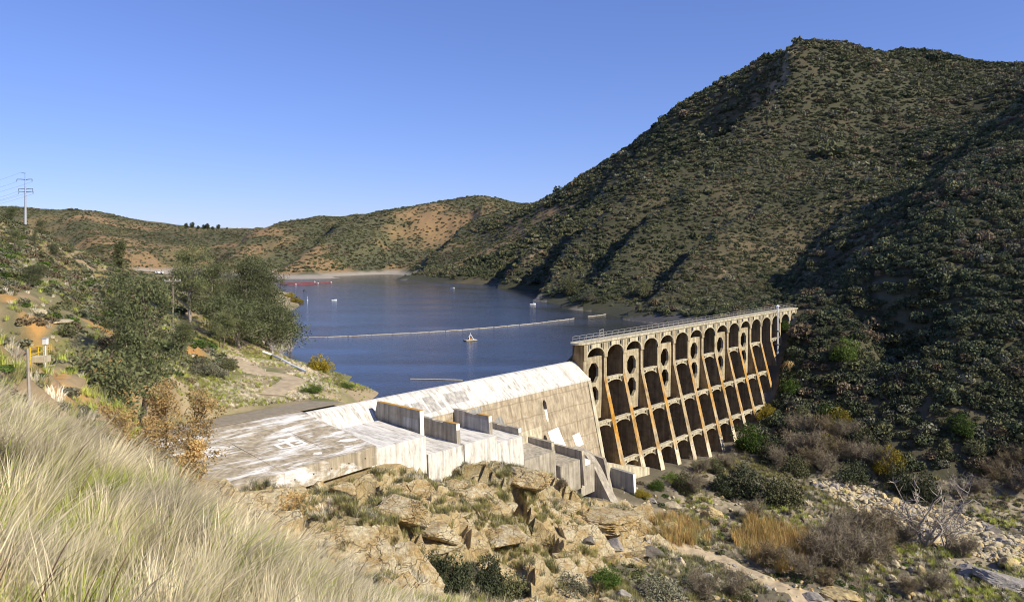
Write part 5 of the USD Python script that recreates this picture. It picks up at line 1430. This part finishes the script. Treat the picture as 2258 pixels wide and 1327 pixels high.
def bare(seed, H, stems, spread_, twigs, r0=.05, gnarl=.16):
    """A leafless shrub: stems, and twigs as fine three-sided rods."""
    r = np.random.default_rng(seed); st, tw, pts_ = MB(), MB(), []
    for _ in range(stems):
        a = r.uniform(0, 6.3); l = spread_ * r.uniform(.2, 1)
        q = limb(r, (0, 0, -.2), (math.cos(a) * l, math.sin(a) * l, 1), H * r.uniform(.7, 1.05), 7, gnarl)
        st.tube(q, np.linspace(r0, r0 * .2, 8), 4); pts_.append(q[2:])
        for i in (2, 3, 4, 5):
            b = limb(r, q[i], (q[i] - q[i - 1]) / np.linalg.norm(q[i] - q[i - 1]) + r.normal(0, .7, 3), H * .38, 4, gnarl)
            st.tube(b, np.linspace(r0 * .45, r0 * .1, 5), 3); pts_.append(b[1:])
    P_ = np.vstack(pts_)
    c = P_[r.integers(0, len(P_), twigs)]
    d = r.normal(size=(twigs, 3)) + [0, 0, .7]; d /= np.linalg.norm(d, axis=1, keepdims=True)
    L = H * r.uniform(.08, .24, twigs)
    e = np.cross(d, r.normal(size=(twigs, 3))); e /= np.linalg.norm(e, axis=1, keepdims=True)
    w = r0 * .24
    b_ = c + d * (L * .5)[:, None] + e * (L * .08)[:, None]; t_ = c + d * L[:, None]
    v = np.stack([c - e * w, c + e * w, b_ + e * w * .8, b_ - e * w * .8, t_], 1).reshape(-1, 3)
    f = (np.arange(twigs)[:, None, None] * 5 + np.array([[0, 1, 2], [0, 2, 3], [3, 2, 4]])[None]).reshape(-1, 3)
    return st.mesh(), (v, f)
BARE = {}
def bare_shrub(kind, label, p, s, rz, group=None, name='bare_shrub', cat='shrub'):
    if kind in BARE:
        return dup(BARE[kind], p, rz, s, label, group)
    spec = {'grey': (951, 3.6, 14, .75, 3800, .05, .13, 'twig_grey', 'twig_grey'), 'brown': (952, 3.4, 14, .8, 3800, .05, .13, 'twig_brown', 'twig_brown'),
            'snag': (953, 7.5, 5, .55, 260, .15, .26, 'bark_pale', 'bark_pale'), 'white': (954, 5.0, 6, .5, 90, .05, .18, 'bark_white', 'bark_white'), 'thin': (955, 6.0, 3, .25, 420, .06, .12, 'twig_grey', 'twig_grey')}[kind]
    a, b = bare(*spec[:7])
    t = thing(name, label, cat, p, rz, group, s)
    obj('stem', a, spec[7], t); tag(obj('twigs', b, spec[8], t), kind='stuff')
    BARE[kind] = t.GetPrim() if hasattr(t, 'GetPrim') else t
    return BARE[kind]
G_ = 'bare grey thickets of the riverbed'
for k, (u, v, w) in enumerate([(1800, 1240, 7), (1850, 1250, 8), (1905, 1240, 8), (1955, 1225, 6), (1830, 1205, 7), (1880, 1200, 8), (1940, 1190, 8), (1985, 1200, 6), (1775, 1270, 5), (1820, 1290, 4), (2060, 1300, 5), (2120, 1230, 5), (2000, 1310, 4), (1560, 1320, 5), (1610, 1318, 5), (1700, 1255, 6),
                               (1740, 1000, 7), (1790, 1000, 8), (1840, 1015, 8), (1890, 1020, 7), (1760, 960, 7), (1815, 965, 8), (1870, 975, 7), (1725, 1030, 6), (1780, 1035, 7), (1830, 1045, 7), (1930, 1030, 7), (1960, 1050, 6), (1600, 1030, 5), (1540, 1045, 5), (2190, 1060, 7), (2240, 1090, 8), (2150, 1090, 5), (2235, 1030, 7), (1520, 1090, 6), (1660, 1140, 5)]):
    kind = 'grey' if k % 3 else 'brown'
    if u > 2100: lab = 'leafless shrub at the foot of the right hillside, near the right border'
    elif v < 1060 and u > 1700: lab = 'leafless grey-brown shrub in the wide thicket between dam and dark hillside'
    elif v < 1100: lab = 'leafless shrub just below the buttress feet'
    elif 1700 < u < 2000 and v < 1280: lab = 'leafless grey-brown shrub in the thicket in front of the rubble'
    else: lab = 'small leafless shrub at the bottom edge of the riverbed'
    bare_shrub(kind, lab, hit(u, v, 60), w / 4.3, r9.uniform(0, 6.3), G_)
for u, v, s, kind, lab, nm in ((2040, 1205, 1.7, 'snag', 'gnarled leafless tree with curling pale limbs in the rubble', 'gnarled_tree'), (2085, 1212, 1.25, 'snag', 'split grey-white dead trunk right of the gnarled tree', 'gnarled_tree'),
                               (2120, 1100, .8, 'snag', 'fallen pale branches in the shade above the rubble', 'gnarled_tree'),
                               (640, 785, 1.5, 'white', 'bleached dead tree with bare forked branches at the shoreline', 'bleached_tree'), (622, 790, .9, 'white', 'bleached dead stems left of the forked dead tree on the shore', 'bleached_tree'), (600, 780, .7, 'white', 'thin bleached dead stems at the top of the stony bank', 'bleached_tree'),
                               (1862, 1270, 1.1, 'thin', 'slender leafless tree with a dark trunk near the golden slab', 'slender_tree'), (1790, 1255, 1.3, 'thin', 'tall slender leafless tree rising through the grey thicket', 'slender_tree'), (1900, 1320, .9, 'thin', 'thin leafless sapling at the bottom edge right of the golden slab', 'slender_tree')):
    names.setdefault('/World/' + nm, -1) if False else None
    bare_shrub(kind, lab, hit(u, v, 50), s, r9.uniform(0, 6.3), None, nm, 'tree')
def bush_cloud(seed, n, size):
    r = np.random.default_rng(seed); out = []
    k = 9
    for j in range(k):
        a = r.uniform(0, 6.3); d = 0 if j == 0 else r.uniform(.25, .78); R = r.uniform(.28, .55) if j else .62
        v, f = shrub_cloud(seed * 31 + j, int(n / k * (R / .42) ** 1.5), size / R, r.uniform(.8, 1.25), 6, 0, .4)
        out.append((v * R * [1, 1, 1] + [math.cos(a) * d, math.sin(a) * d, r.uniform(-.05, .22) * (1 - d)], f))
    n_sp = 60
    a = r.uniform(0, 6.3, n_sp); e = r.uniform(.5, 1.5, n_sp)
    c = np.column_stack([np.cos(a) * np.cos(e), np.sin(a) * np.cos(e), np.sin(e) * .9]) * r.uniform(.75, 1.12, n_sp)[:, None]
    c = (c[:, None] + r.normal(0, .05, (n_sp, 9, 3))).reshape(-1, 3)
    out.append(leaves(c, size, r, 0, 1.6))
    return join(*out)
BUSH = {}
def bush(m, label, p, w, h, rz, group=None, size=.05, n=4200):
    if m in BUSH:
        return dup(BUSH[m], p, rz, (w / 2, w / 2, h / .95), label, group)
    t = thing('bush', label, 'bush', p, rz, group, (w / 2, w / 2, h / .95))
    sm = MB(); r = np.random.default_rng(len(BUSH) + 970)
    for _ in range(7):
        a = r.uniform(0, 6.3); sm.tube(limb(r, (0, 0, -.15), (math.cos(a) * .7, math.sin(a) * .7, 1), .8, 4), np.linspace(.03, .01, 5), 4)
    obj('foliage', bush_cloud(960 + len(BUSH), n, size), m, t); obj('stem', sm.mesh(), 'twig_brown', t)
    BUSH[m] = t.GetPrim() if hasattr(t, 'GetPrim') else t
    return BUSH[m]
for u, v, w, h, m, lab in [
    (1650, 990, 9, 6, 'leaf_green', 'large bright green bush against the foot of the far buttresses'), (1692, 925, 6, 4, 'leaf_yellow', 'yellow-leaved bush above the bright green one at the dam'),
    (1640, 1095, 11, 6, 'leaf_dark', 'large dark green bush in the middle of the riverbed'), (1725, 1115, 9, 6, 'leaf_olive', 'olive bush right of the large dark riverbed bush'), (1590, 1085, 6, 3.5, 'leaf_dark', 'low dark bush left of the large riverbed bush'),
    (1885, 1062, 9, 4.5, 'leaf_dark', 'dark bush along the top edge of the rubble'), (1990, 1085, 9, 6, 'leaf_dark', 'dense dark bush behind the gnarled tree'), (2045, 1105, 8, 6, 'leaf_dark', 'dark green bush at the head of the rubble field'), (1960, 1045, 8, 6, 'leaf_yellow', 'yellowing willow above the dense dark bush'),
    (1850, 945, 7, 5, 'leaf_yellow', 'yellow-green willow at the far edge of the grey thicket'), (1770, 935, 6, 4.5, 'leaf_olive', 'olive bush at the left end of the grey thicket'), (1510, 1085, 6, 4, 'leaf_olive', 'grey-green bush below the buttress feet'), (1450, 1080, 4, 2.0, 'leaf_green', 'low green growth at the foot of the dam footing'),
    (1868, 800, 8.5, 7, 'leaf_bright', 'rounded light green tree alone on the dark hillside'), (1745, 870, 7, 4.5, 'leaf_green', 'green bush hanging at the right end of the dam'), (1730, 730, 5, 3, 'leaf_green', 'bright bush beside the last arch of the dam'), (1820, 930, 6, 4, 'leaf_green', 'green bush low on the dark hillside'), (2120, 960, 7, 4.5, 'leaf_green', 'yellowish green bush low on the right hillside'), (2150, 1000, 6, 3, 'leaf_olive', 'small olive bush at the foot of the right hillside'),
    (1420, 650, 9, 6, 'leaf_olive', 'olive tree on the bank behind the dam'), (1255, 650, 10, 9, 'leaf_olive', 'tree at the waterline left of the dam end'), (1300, 665, 8, 5, 'leaf_sage', 'grey-green bush on the far bank'),
    (705, 818, 5.2, 3.2, 'leaf_yellow', 'spiky yellow-green bush at the tip of the shore'), (760, 855, 3, 1.0, 'leaf_bright', 'low bright weeds at the road end'), (690, 862, 3.4, 1.0, 'leaf_bright', 'green weeds on the flat left of the spillway crest'),
    (1000, 1305, 5.2, 3.2, 'leaf_dark', 'dark small-leaved bush at the bottom centre'), (1075, 1300, 5.5, 3.4, 'leaf_dark', 'wide dark bush under the grey-tan rock face'), (1130, 1318, 4.5, 2.4, 'leaf_olive', 'olive bush at the right of the dark bottom bushes'), (955, 1265, 2.6, 2.2, 'leaf_dark', 'small dark bush where the long grass ends'),
    (1340, 1290, 4, 2.0, 'leaf_green', 'fresh green bush among the boulders at the bottom'), (1260, 1315, 5, 2.2, 'leaf_sage', 'grey-green brush left of the fresh green bush'), (1440, 1320, 7, 2.6, 'leaf_sage', 'low silvery brush at the bottom edge'), (1520, 1310, 5, 2, 'leaf_sage', 'silvery brush in front of the footpath bank'), (1630, 1325, 4, 2, 'leaf_olive', 'olive brush right at the bottom edge by the path'),
    (470, 830, 5, 2.2, 'leaf_sage', 'grey dry brush at the edge of the flat'), (440, 820, 4.5, 2.2, 'leaf_sage', 'grey brush below the bank left of the track'), (500, 815, 4, 1.8, 'leaf_olive', 'low brush beside the dirt track'), (655, 668, 7, 3, 'leaf_yellow', 'yellow-green bush on the point in the lake'), (640, 655, 6, 2.6, 'leaf_yellow', 'smaller yellow-green bush behind the one on the point'),
    (1280, 1090, 2.4, 1.6, 'leaf_brown', 'brown brush at the foot of the curved wall'), (1240, 1072, 1.8, 1.2, 'leaf_brown', 'dry brush against the spillway steps'), (1415, 1095, 3.5, 1.4, 'leaf_yellow', 'yellow weeds at the end of the low training wall'), (1060, 990, 2.2, .8, 'leaf_sage', 'grassy cap on the tall golden crag'),
    (1700, 1010, 6, 4, 'leaf_olive', 'olive bush between the bright green bush and the grey thicket'), (1755, 1050, 7, 4.5, 'leaf_olive', 'olive bush at the near edge of the wide grey thicket'), (1820, 1000, 6, 4.5, 'leaf_yellow', 'yellow-green willow in the middle of the wide grey thicket'),
    (1905, 990, 7, 5, 'leaf_olive', 'olive willow at the right side of the wide grey thicket'), (1575, 1040, 5, 3, 'leaf_olive', 'olive brush just below the middle buttress feet'), (1640, 1050, 5, 3, 'leaf_sage', 'pale brush between the buttress feet and the large dark riverbed bush'), (1480, 1062, 4, 2.2, 'leaf_bright', 'bright green weeds along the first buttress feet'), (1545, 1030, 4, 1.6, 'leaf_bright', 'bright green weeds along the middle buttress feet'),
    (1550, 770, 0, 0, None, None)]:
    if m:
        bush(m, lab, hit(u, v, 25), w, h, r9.uniform(0, 6.3), None)
# dry rosette hanging at the end of the dam
p = hit(1742, 812, 100); r = np.random.default_rng(981)
n = 150; a = r.uniform(0, 6.3, n); t = np.linspace(0, 1, 6); L = r.uniform(2.2, 4.0, n); e0 = r.uniform(.5, 1.35, n)
c = np.dstack([np.cos(a)[:, None] * (L * np.cos(e0))[:, None] * t, np.sin(a)[:, None] * (L * np.cos(e0))[:, None] * t, (L * np.sin(e0))[:, None] * t - (L * 1.0)[:, None] * t ** 2.3 + .8])
sd = np.column_stack([-np.sin(a), np.cos(a), 0 * a])[:, None] * (np.array([.08, .08, .07, .06, .04, .01]))[None, :, None]
v = np.stack([c - sd, c + sd], 2).reshape(-1, 3); f = np.concatenate([[[2 * i, 2 * i + 1, 2 * i + 3], [2 * i, 2 * i + 3, 2 * i + 2]] for i in range(5)])
pl_t = thing('dry_palm', 'dry palm with drooping brown fronds at the right end of the dam', 'palm', p, 0, None, 1.15)
obj('fronds', (v, (np.arange(n)[:, None, None] * 12 + f[None]).reshape(-1, 3)), 'leaf_dead', pl_t)
obj('trunk', MB().tube([(0, 0, -.5), (0, 0, 1.0)], .3, 8).mesh(), 'bark_dark', pl_t)
# reeds
def reeds(poly, n, seed, lab, h=2.4):
    p = spread(n, poly, seed); r = np.random.default_rng(seed + 1); mb = MB()
    protos_ = [('reed', tuft(seed + 5 + j, 26, h, .14, .05, 3, .6), m) for j, m in enumerate(('reed_gold', 'reed_gold', 'leaf_dead', 'grass_dull'))]
    instancer('reeds', protos_, p, r.uniform(.6, 1.15, n), r.uniform(0, 6.3, n), r.choice([0, 1, 0, 2, 3], n), lab, 'reeds')
reeds([(1420, 1150), (1470, 1140), (1560, 1160), (1565, 1205), (1480, 1205), (1430, 1180)], 170, 990, 'tan reeds beside the huge pale slab', 2.0)
reeds([(1610, 1180), (1660, 1150), (1700, 1160), (1790, 1190), (1790, 1250), (1720, 1270), (1640, 1230)], 300, 993, 'tall golden reeds in the middle of the riverbed', 2.8)
# PART4
# ------------------------------------------------------------------ poles and wires
def wire(pts_, r=.02):
    return MB().tube(pts_, r, 4).mesh()
def sag(a, b, d, n=14):
    t = np.linspace(0, 1, n)[:, None]
    return np.asarray(a) * (1 - t) + np.asarray(b) * t - np.array([0, 0, 1.0]) * d * 4 * t * (1 - t)
p = foot_at(56, 0, 240)
Hp = EYE - (380 - YH) / F * 240 - p[2]
t = thing('steel_pole', 'tall pale steel power pole with three levels of dark crossarms on the left skyline', 'utility pole', p)
obj('mast', MB().tube([(0, 0, -1), (0, 0, 1.1), (0, 0, Hp * .55), (0, 0, Hp)], [.42, .40, .30, .13], 10).mesh(), 'steel', t, smooth=40)
obj('base_collar', MB().tube([(0, 0, -.5), (0, 0, 1.2)], [.46, .44], 10).mesh(), 'dark_steel', t)
zpx = lambda v: EYE - (v - YH) / F * 240 - p[2]
tips = []
for v, l, r_ in ((395.5, -2.6, 2.1), (416.5, -2.1, 2.3), (422.5, -2.0, 2.4)):
    z = zpx(v)
    for x in (l, r_):
        a = obj('crossarm', MB().tube([(0, 0, z - .15), (x * .5, 0, z), (x, 0, z + .02)], [.13, .11, .08], 6).mesh(), 'dark_steel', t)
        obj('insulator', MB().tube([(x, 0, z), (x * 1.02, -.1, z - .75)], [.10, .07], 6).mesh(), 'dark_steel', a)
        tips.append((x * 1.02, -.1, z - .75))
z = zpx(381)
obj('crossarm', MB().tube([(0, 0, z - .25), (-.7, 0, z - .1), (-1.4, 0, z + .15)], [.10, .08, .05], 6).mesh(), 'dark_steel', t)
for k, (tip, vl) in enumerate(zip([(-1.4, 0, z + .1)] + tips, (403, 411, 421, 434, 437, 440, 443))):
    e = at(-260, vl + 46, 215) - p
    m = obj('power_line', wire(sag(np.array(tip), e, 1.6) + p, .022), 'dark_steel')
    tag(m, ('power line highest on the steel pole, running off to the left', 'power line from the upper left arm of the steel pole', 'power line from the upper right arm of the steel pole', 'power line from the middle left arm of the steel pole',
            'power line from the middle right arm of the steel pole', 'power line from the lowest left arm of the steel pole', 'power line from the lowest right arm of the steel pole')[k], 'wire', 'power lines of the steel pole')
def wood_pole(u, vt, vb, Y, arm_w, lab, rz=0.0):
    p = foot_at(u, 0, Y); top_ = EYE - (vt - YH) / F * Y - p[2]
    t = thing('wooden_pole', lab, 'utility pole', p, rz)
    obj('mast', MB().tube([(0, 0, -1), (0, 0, top_ * .5), (0, 0, top_)], [.19, .17, .13], 8).mesh(), 'timber', t, smooth=40)
    obj('crossarm', MB().box(np.array([-arm_w / 2, -.2, top_ - .75]), np.array([arm_w / 2, -.06, top_ - .5])).mesh(), 'bark_pale', t)
    for x in (-.46, -.2, .2, .46):
        obj('insulator', MB().tube([(x * arm_w, -.13, top_ - .52), (x * arm_w, -.13, top_ - .28)], [.07, .045], 6).mesh(), 'white_paint', t)
wood_pole(381, 612, 690, 142, 3.0, 'wooden power pole with a single crossarm rising from the gum trees')
wood_pole(290, 552, 585, 480, 3.4, 'distant wooden pole with a short crossarm right of the slim tree')
wood_pole(331, 575, 600, 560, 7.5, 'far pole with a wide crossarm low among the scrub')
# small pale building far off
p = foot_at(351, 0, 690); p[2] += .3
t = thing('far_shed', 'low cream shed far off at the foot of the left hills', 'shed', p, .2, None, .75)
obj('wall', MB().box(np.array([-4.2, -2.5, -1.0]), np.array([4.2, 2.5, 3.0])).mesh(), 'white_paint', t)
t2 = prism(Polygon([(-4.6, 3.01), (0, 4.0), (4.6, 3.01)]), -2.8, 2.8); v = np.array(t2.vertices)
obj('roof', (np.column_stack([v[:, 0], v[:, 2], v[:, 1]]), t2.faces[:, ::-1]), 'float_cream', t)
for x in (-2.2, 1.6):
    obj('window', MB().box(np.array([x, -2.53, .9]), np.array([x + 1.0, -2.47, 2.0])).mesh(), 'opening_dark', t)

# ------------------------------------------------------------------ yellow handrail, marker and fence post on the left slope
a, b = hit(66, 812, 24) + [0, 0, 1.05], hit(114, 778, 24) + [0, 0, 1.05]
t = thing('yellow_handrail', 'yellow pipe handrail climbing the left slope', 'handrail', a)
for dz in (0, -.42):
    obj('rail', MB().tube([(0, 0, dz), b - a + [0, 0, dz]], .036, 6).mesh(), 'yellow_paint', t)
for k in np.linspace(0, 1, 6):
    q = (b - a) * k; g0 = float(gz((a + q)[:2])[0]) - a[2]
    obj('post', MB().tube([q, (q[0], q[1], min(g0 - .2, q[2] - .9))], .036, 6).mesh(), 'yellow_paint', t)
st = MB()
for k in np.linspace(.02, .98, 12):
    q = (b - a) * k
    st.box(q + [-.1, -.3, -1.25], q + [.9, .3, -1.02])
for k in np.linspace(.02, .98, 12):
    q = (b - a) * k
    g0 = float(gz((a + q)[:2])[0]) - a[2]
    obj('step', MB().box(np.array([q[0] + .1, q[1] - .3, g0 - .2]), np.array([q[0] + .9, q[1] + .3, g0 + .12])).mesh(), 'pale_concrete', t)
p = foot_at(100, 0, 47); ht = EYE - (745 - YH) / F * 47 - p[2]
t = thing('gauge_box', 'white box on a post beside the yellow handrail', 'post box', p)
obj('post', MB().tube([(0, 0, -.3), (0, 0, ht - .3)], .05, 8).mesh(), 'white_paint', t)
bx = trimesh.creation.box([.26, .2, .36]); bx.apply_translation([0, 0, ht - .2])
obj('box', (bx.vertices, bx.faces), 'white_paint', t)
obj('lid', MB().box(np.array([-.16, -.13, ht - .018]), np.array([.16, .13, ht + .03])).mesh(), 'steel', t)
p = foot_at(64, 0, 28); ht = EYE - (768 - YH) / F * 28 - p[2]
t = thing('fence_post', 'weathered grey timber fence post at the edge of the long grass', 'post', p, .3)
obj('timber', MB().tube([(.06, 0, -.4), (0, 0, ht * .5), (-.05, 0, ht)], [.075, .065, .04], 6).mesh(), 'bark_pale', t)
obj('wire_stub', MB().tube([(-.02, 0, ht * .75), (-.5, .2, ht * .55), (-1.2, .5, ht * .5)], .008, 4).mesh(), 'dark_steel', t)

# ------------------------------------------------------------------ on the water
def boom(name, label, px, seg, r, m, gap, buoys=(), sag_=0):
    """Floats strung end to end on the water."""
    c = np.array([on_z(u, v, 0.0) for u, v in px])
    d = np.r_[0, np.cumsum(np.linalg.norm(np.diff(c, axis=0), axis=1))]
    pt = lambda s: np.array([np.interp(s, d, c[:, k]) for k in range(3)])
    o = c[0]
    t = thing(name, label, 'float line', o)
    s, k = 0.0, 0; r_ = np.random.default_rng(int(abs(o[0]) * 7))
    obj('cable', MB().tube([pt(x) - o + [0, 0, .03] for x in np.linspace(0, d[-1], 40)], .05, 4).mesh(), 'rust_brown', t)
    while s < d[-1] - seg * .3:
        e = min(s + seg * r_.uniform(.85, 1.15), d[-1])
        a_, b_ = pt(s) - o, pt(e) - o
        obj('float', MB().tube([a_ + [0, 0, .08 + r_.uniform(-.05, .04)], b_ + [0, 0, .08 + r_.uniform(-.05, .04)]], r, 8).mesh(), m, t, smooth=40)
        s = e + gap * r_.uniform(.5, 1.5); k += 1
    for x in buoys:
        q = pt(x * d[-1]) - o
        b2 = trimesh.creation.icosphere(subdivisions=2, radius=.42); b2.apply_translation(q + [0, 0, .25])
        obj('buoy', (b2.vertices, b2.faces), 'white_paint', t, smooth=True)
boom('log_boom', 'long line of pale floats strung across the lake from the left shore', [(632, 743), (700, 744), (780, 741), (900, 735), (1000, 729), (1100, 721), (1200, 711), (1266, 702.5)], 6.2, .12, 'float_cream', .3)
boom('log_boom', 'short piece of float line drifting by the right bank', [(1296, 698), (1316, 696), (1336, 693.5)], 4.5, .12, 'float_cream', .3)
boom('log_boom', 'pale float lying straight on the water behind the spillway crest', [(905, 836), (1020, 838.5)], 5.6, .12, 'float_cream', .1)
boom('red_boom', 'red float line with white buoys at the far left shore', [(618, 627), (640, 628.5), (660, 627), (700, 625), (730, 622.8)], 5.0, .28, 'red_float', .5, (.35, .72, 1.0))
boom('red_boom', 'second red float line lying just behind the first', [(618, 624.5), (660, 624.2), (694, 621.8)], 5.0, .24, 'red_float', .5, (1.0,))
p = on_z(1037, 751, 0)
t = thing('raft', 'small square raft with a pointed frame on it in mid lake', 'raft', p, .5)
obj('deck', MB().box(np.array([-1.7, -1.1, .12]), np.array([1.7, 1.1, .34])).mesh(), 'float_cream', t)
for y in (-.8, .8):
    obj('pontoon', MB().tube([(-1.75, y, .05), (1.75, y, .05)], .24, 8).mesh(), 'dark_steel', t, smooth=40)
for x, y in ((-.75, -.7), (.75, -.7), (.75, .7), (-.75, .7)):
    obj('frame_leg', MB().tube([(x, y, .34), (x * .15, y * .15, 1.75)], .09, 6).mesh(), 'white_paint', t)
obj('hood', MB().add(np.array([(.75, -.68, .45), (.75, .68, .45), (.12, .1, 1.65), (.12, -.1, 1.65), (-.1, .68, .45), (.0, .1, 1.65)]), np.array([[0, 1, 2], [0, 2, 3], [1, 4, 5], [1, 5, 2]])).mesh(), 'white_paint', t)
obj('crate', MB().box(np.array([-.5, -.4, .35]), np.array([.2, .4, .95])).mesh(), 'rust_brown', t)
obj('lamp', MB().tube([(0, 0, 1.7), (0, 0, 2.25)], [.05, .09], 6).mesh(), 'white_paint', t)

def person_mesh():
    """Somebody seated, leaning a little forward: one continuous body."""
    J = {'hip': (0, 0, .25, .16), 'chest': (.05, 0, .62, .17), 'neck': (.07, 0, .80, .07), 'head': (.10, 0, .95, .115),
         'kl': (.42, .13, .32, .085), 'kr': (.42, -.13, .32, .085), 'fl': (.50, .13, -.08, .06), 'fr': (.50, -.13, -.08, .06), 'tl': (.62, .13, -.10, .045), 'tr': (.62, -.13, -.10, .045),
         'sl': (.05, .21, .70, .075), 'sr': (.05, -.21, .70, .075), 'el': (.18, .28, .46, .05), 'er': (.18, -.28, .46, .05), 'hl': (.42, .17, .45, .045), 'hr': (.42, -.17, .45, .045)}
    B = [('hip', 'chest'), ('chest', 'neck'), ('neck', 'head'), ('hip', 'kl'), ('hip', 'kr'), ('kl', 'fl'), ('kr', 'fr'), ('fl', 'tl'), ('fr', 'tr'), ('chest', 'sl'), ('chest', 'sr'), ('sl', 'el'), ('sr', 'er'), ('el', 'hl'), ('er', 'hr')]
    ball = lambda q: m3.Manifold.sphere(q[3], 12).translate(q[:3])
    out = None
    for a_, b_ in B:
        h_ = m3.Manifold.batch_hull([ball(J[a_]), ball(J[b_])])
        out = h_ if out is None else out + h_
    return out
PM = person_mesh()
def boat(u, v, rz, lab, s, hull, people, plab):
    p = on_z(u, v, 0)
    s *= .66
    t = thing('boat', lab, 'boat', p, rz, None, s)
    L, Wd = 2.1, .75
    xs = np.linspace(-L, L, 13); v_ = []
    for x in xs:
        k = (x + L) / (2 * L); w = Wd * (1 - max(0, (k - .55) / .45) ** 2.2) + .02
        v_ += [(x, -w, .55 + .12 * k), (x, -w * .75, -.08), (x, w * .75, -.08), (x, w, .55 + .12 * k), (x, w * .9, .55 + .12 * k), (x, w * .66, .10), (x, -w * .66, .10), (x, -w * .9, .55 + .12 * k)]
    f = [[8 * i + j, 8 * (i + 1) + j, 8 * (i + 1) + (j + 1) % 8, 8 * i + (j + 1) % 8] for i in range(12) for j in range(8)]
    f = np.array(f)[:, ::-1]
    obj('hull', MB().add(v_, f).add(v_, np.array([[0, 1, 2, 3]])).mesh(), hull, t, smooth=40)
    for x in (-.9, .4):
        obj('bench', MB().box(np.array([x, -.62, .30]), np.array([x + .3, .62, .36])).mesh(), 'bark_pale', t)
    e = obj('outboard_motor', MB().box(np.array([-L - .28, -.16, .45]), np.array([-L - .02, .16, .95])).mesh(), 'dark_steel', t)
    obj('drive_leg', MB().tube([(-L - .16, 0, .5), (-L - .2, 0, -.35)], .06, 6).mesh(), 'dark_steel', e)
    c, s_ = math.cos(rz), math.sin(rz)
    for k, (x, m, pl) in enumerate(zip((-.75, .55), ('cloth_dark', 'white_paint'), plab)):
        if k >= people:
            break
        q = p + np.array([c * x * s, s_ * x * s, .24 * s])
        h_ = thing('person', pl, 'person', q, rz, None, s * 1.2)
        obj('body', PM, m, h_, smooth=True)
boat(737, 662, .5, 'small white fishing boat with one angler, left of mid lake', 1.0, 'white_paint', 1, ('angler in dark clothes seated in the boat left of mid lake',))
boat(672, 641, 1.2, 'small dark fishing boat beyond the point on the left shore', 1.0, 'dark_steel', 1, ('angler in dark clothes in the boat by the left shore',))
boat(1175, 671, .2, 'white fishing boat with two anglers close to the right bank', 1.05, 'white_paint', 2, ('angler in dark clothes at the stern of the boat by the right bank', 'angler in a white top at the bow of the boat by the right bank'))
boat(998, 635, -.3, 'far white boat near the right bank of the lake', 1.05, 'white_paint', 1, ('angler in dark clothes in the far boat near the right bank',))
p = on_z(678, 663, 0)
t = thing('marker_buoy', 'thin white marker buoy right of the point in the lake', 'buoy', p)
obj('float', MB().tube([(0, 0, -.2), (0, 0, .5)], [.3, .3], 10).mesh(), 'white_paint', t, smooth=40)
obj('staff', MB().tube([(0, 0, .5), (0, 0, 2.2)], [.09, .07], 6).mesh(), 'white_paint', t)
# pipe on the stony bank
c = [hit(u, v, 60) + [0, 0, .35] for u, v in ((578, 778), (600, 786), (622, 797), (645, 810), (676, 824))]
t = thing('bank_pipe', 'long white pipe lying along the stony bank of the shore', 'pipe', c[0])
c0 = np.array(c[0])
for k in range(4):
    a_, b_ = np.array(c[k]) - c0, np.array(c[k + 1]) - c0
    obj('pipe_length', MB().tube([a_, b_], .24, 10).mesh(), 'white_paint', t, smooth=40)
    obj('coupling', MB().tube([b_ - (b_ - a_) * .02, b_ + (b_ - a_) * .02], .30, 10).mesh(), 'pale_concrete', t, smooth=40)
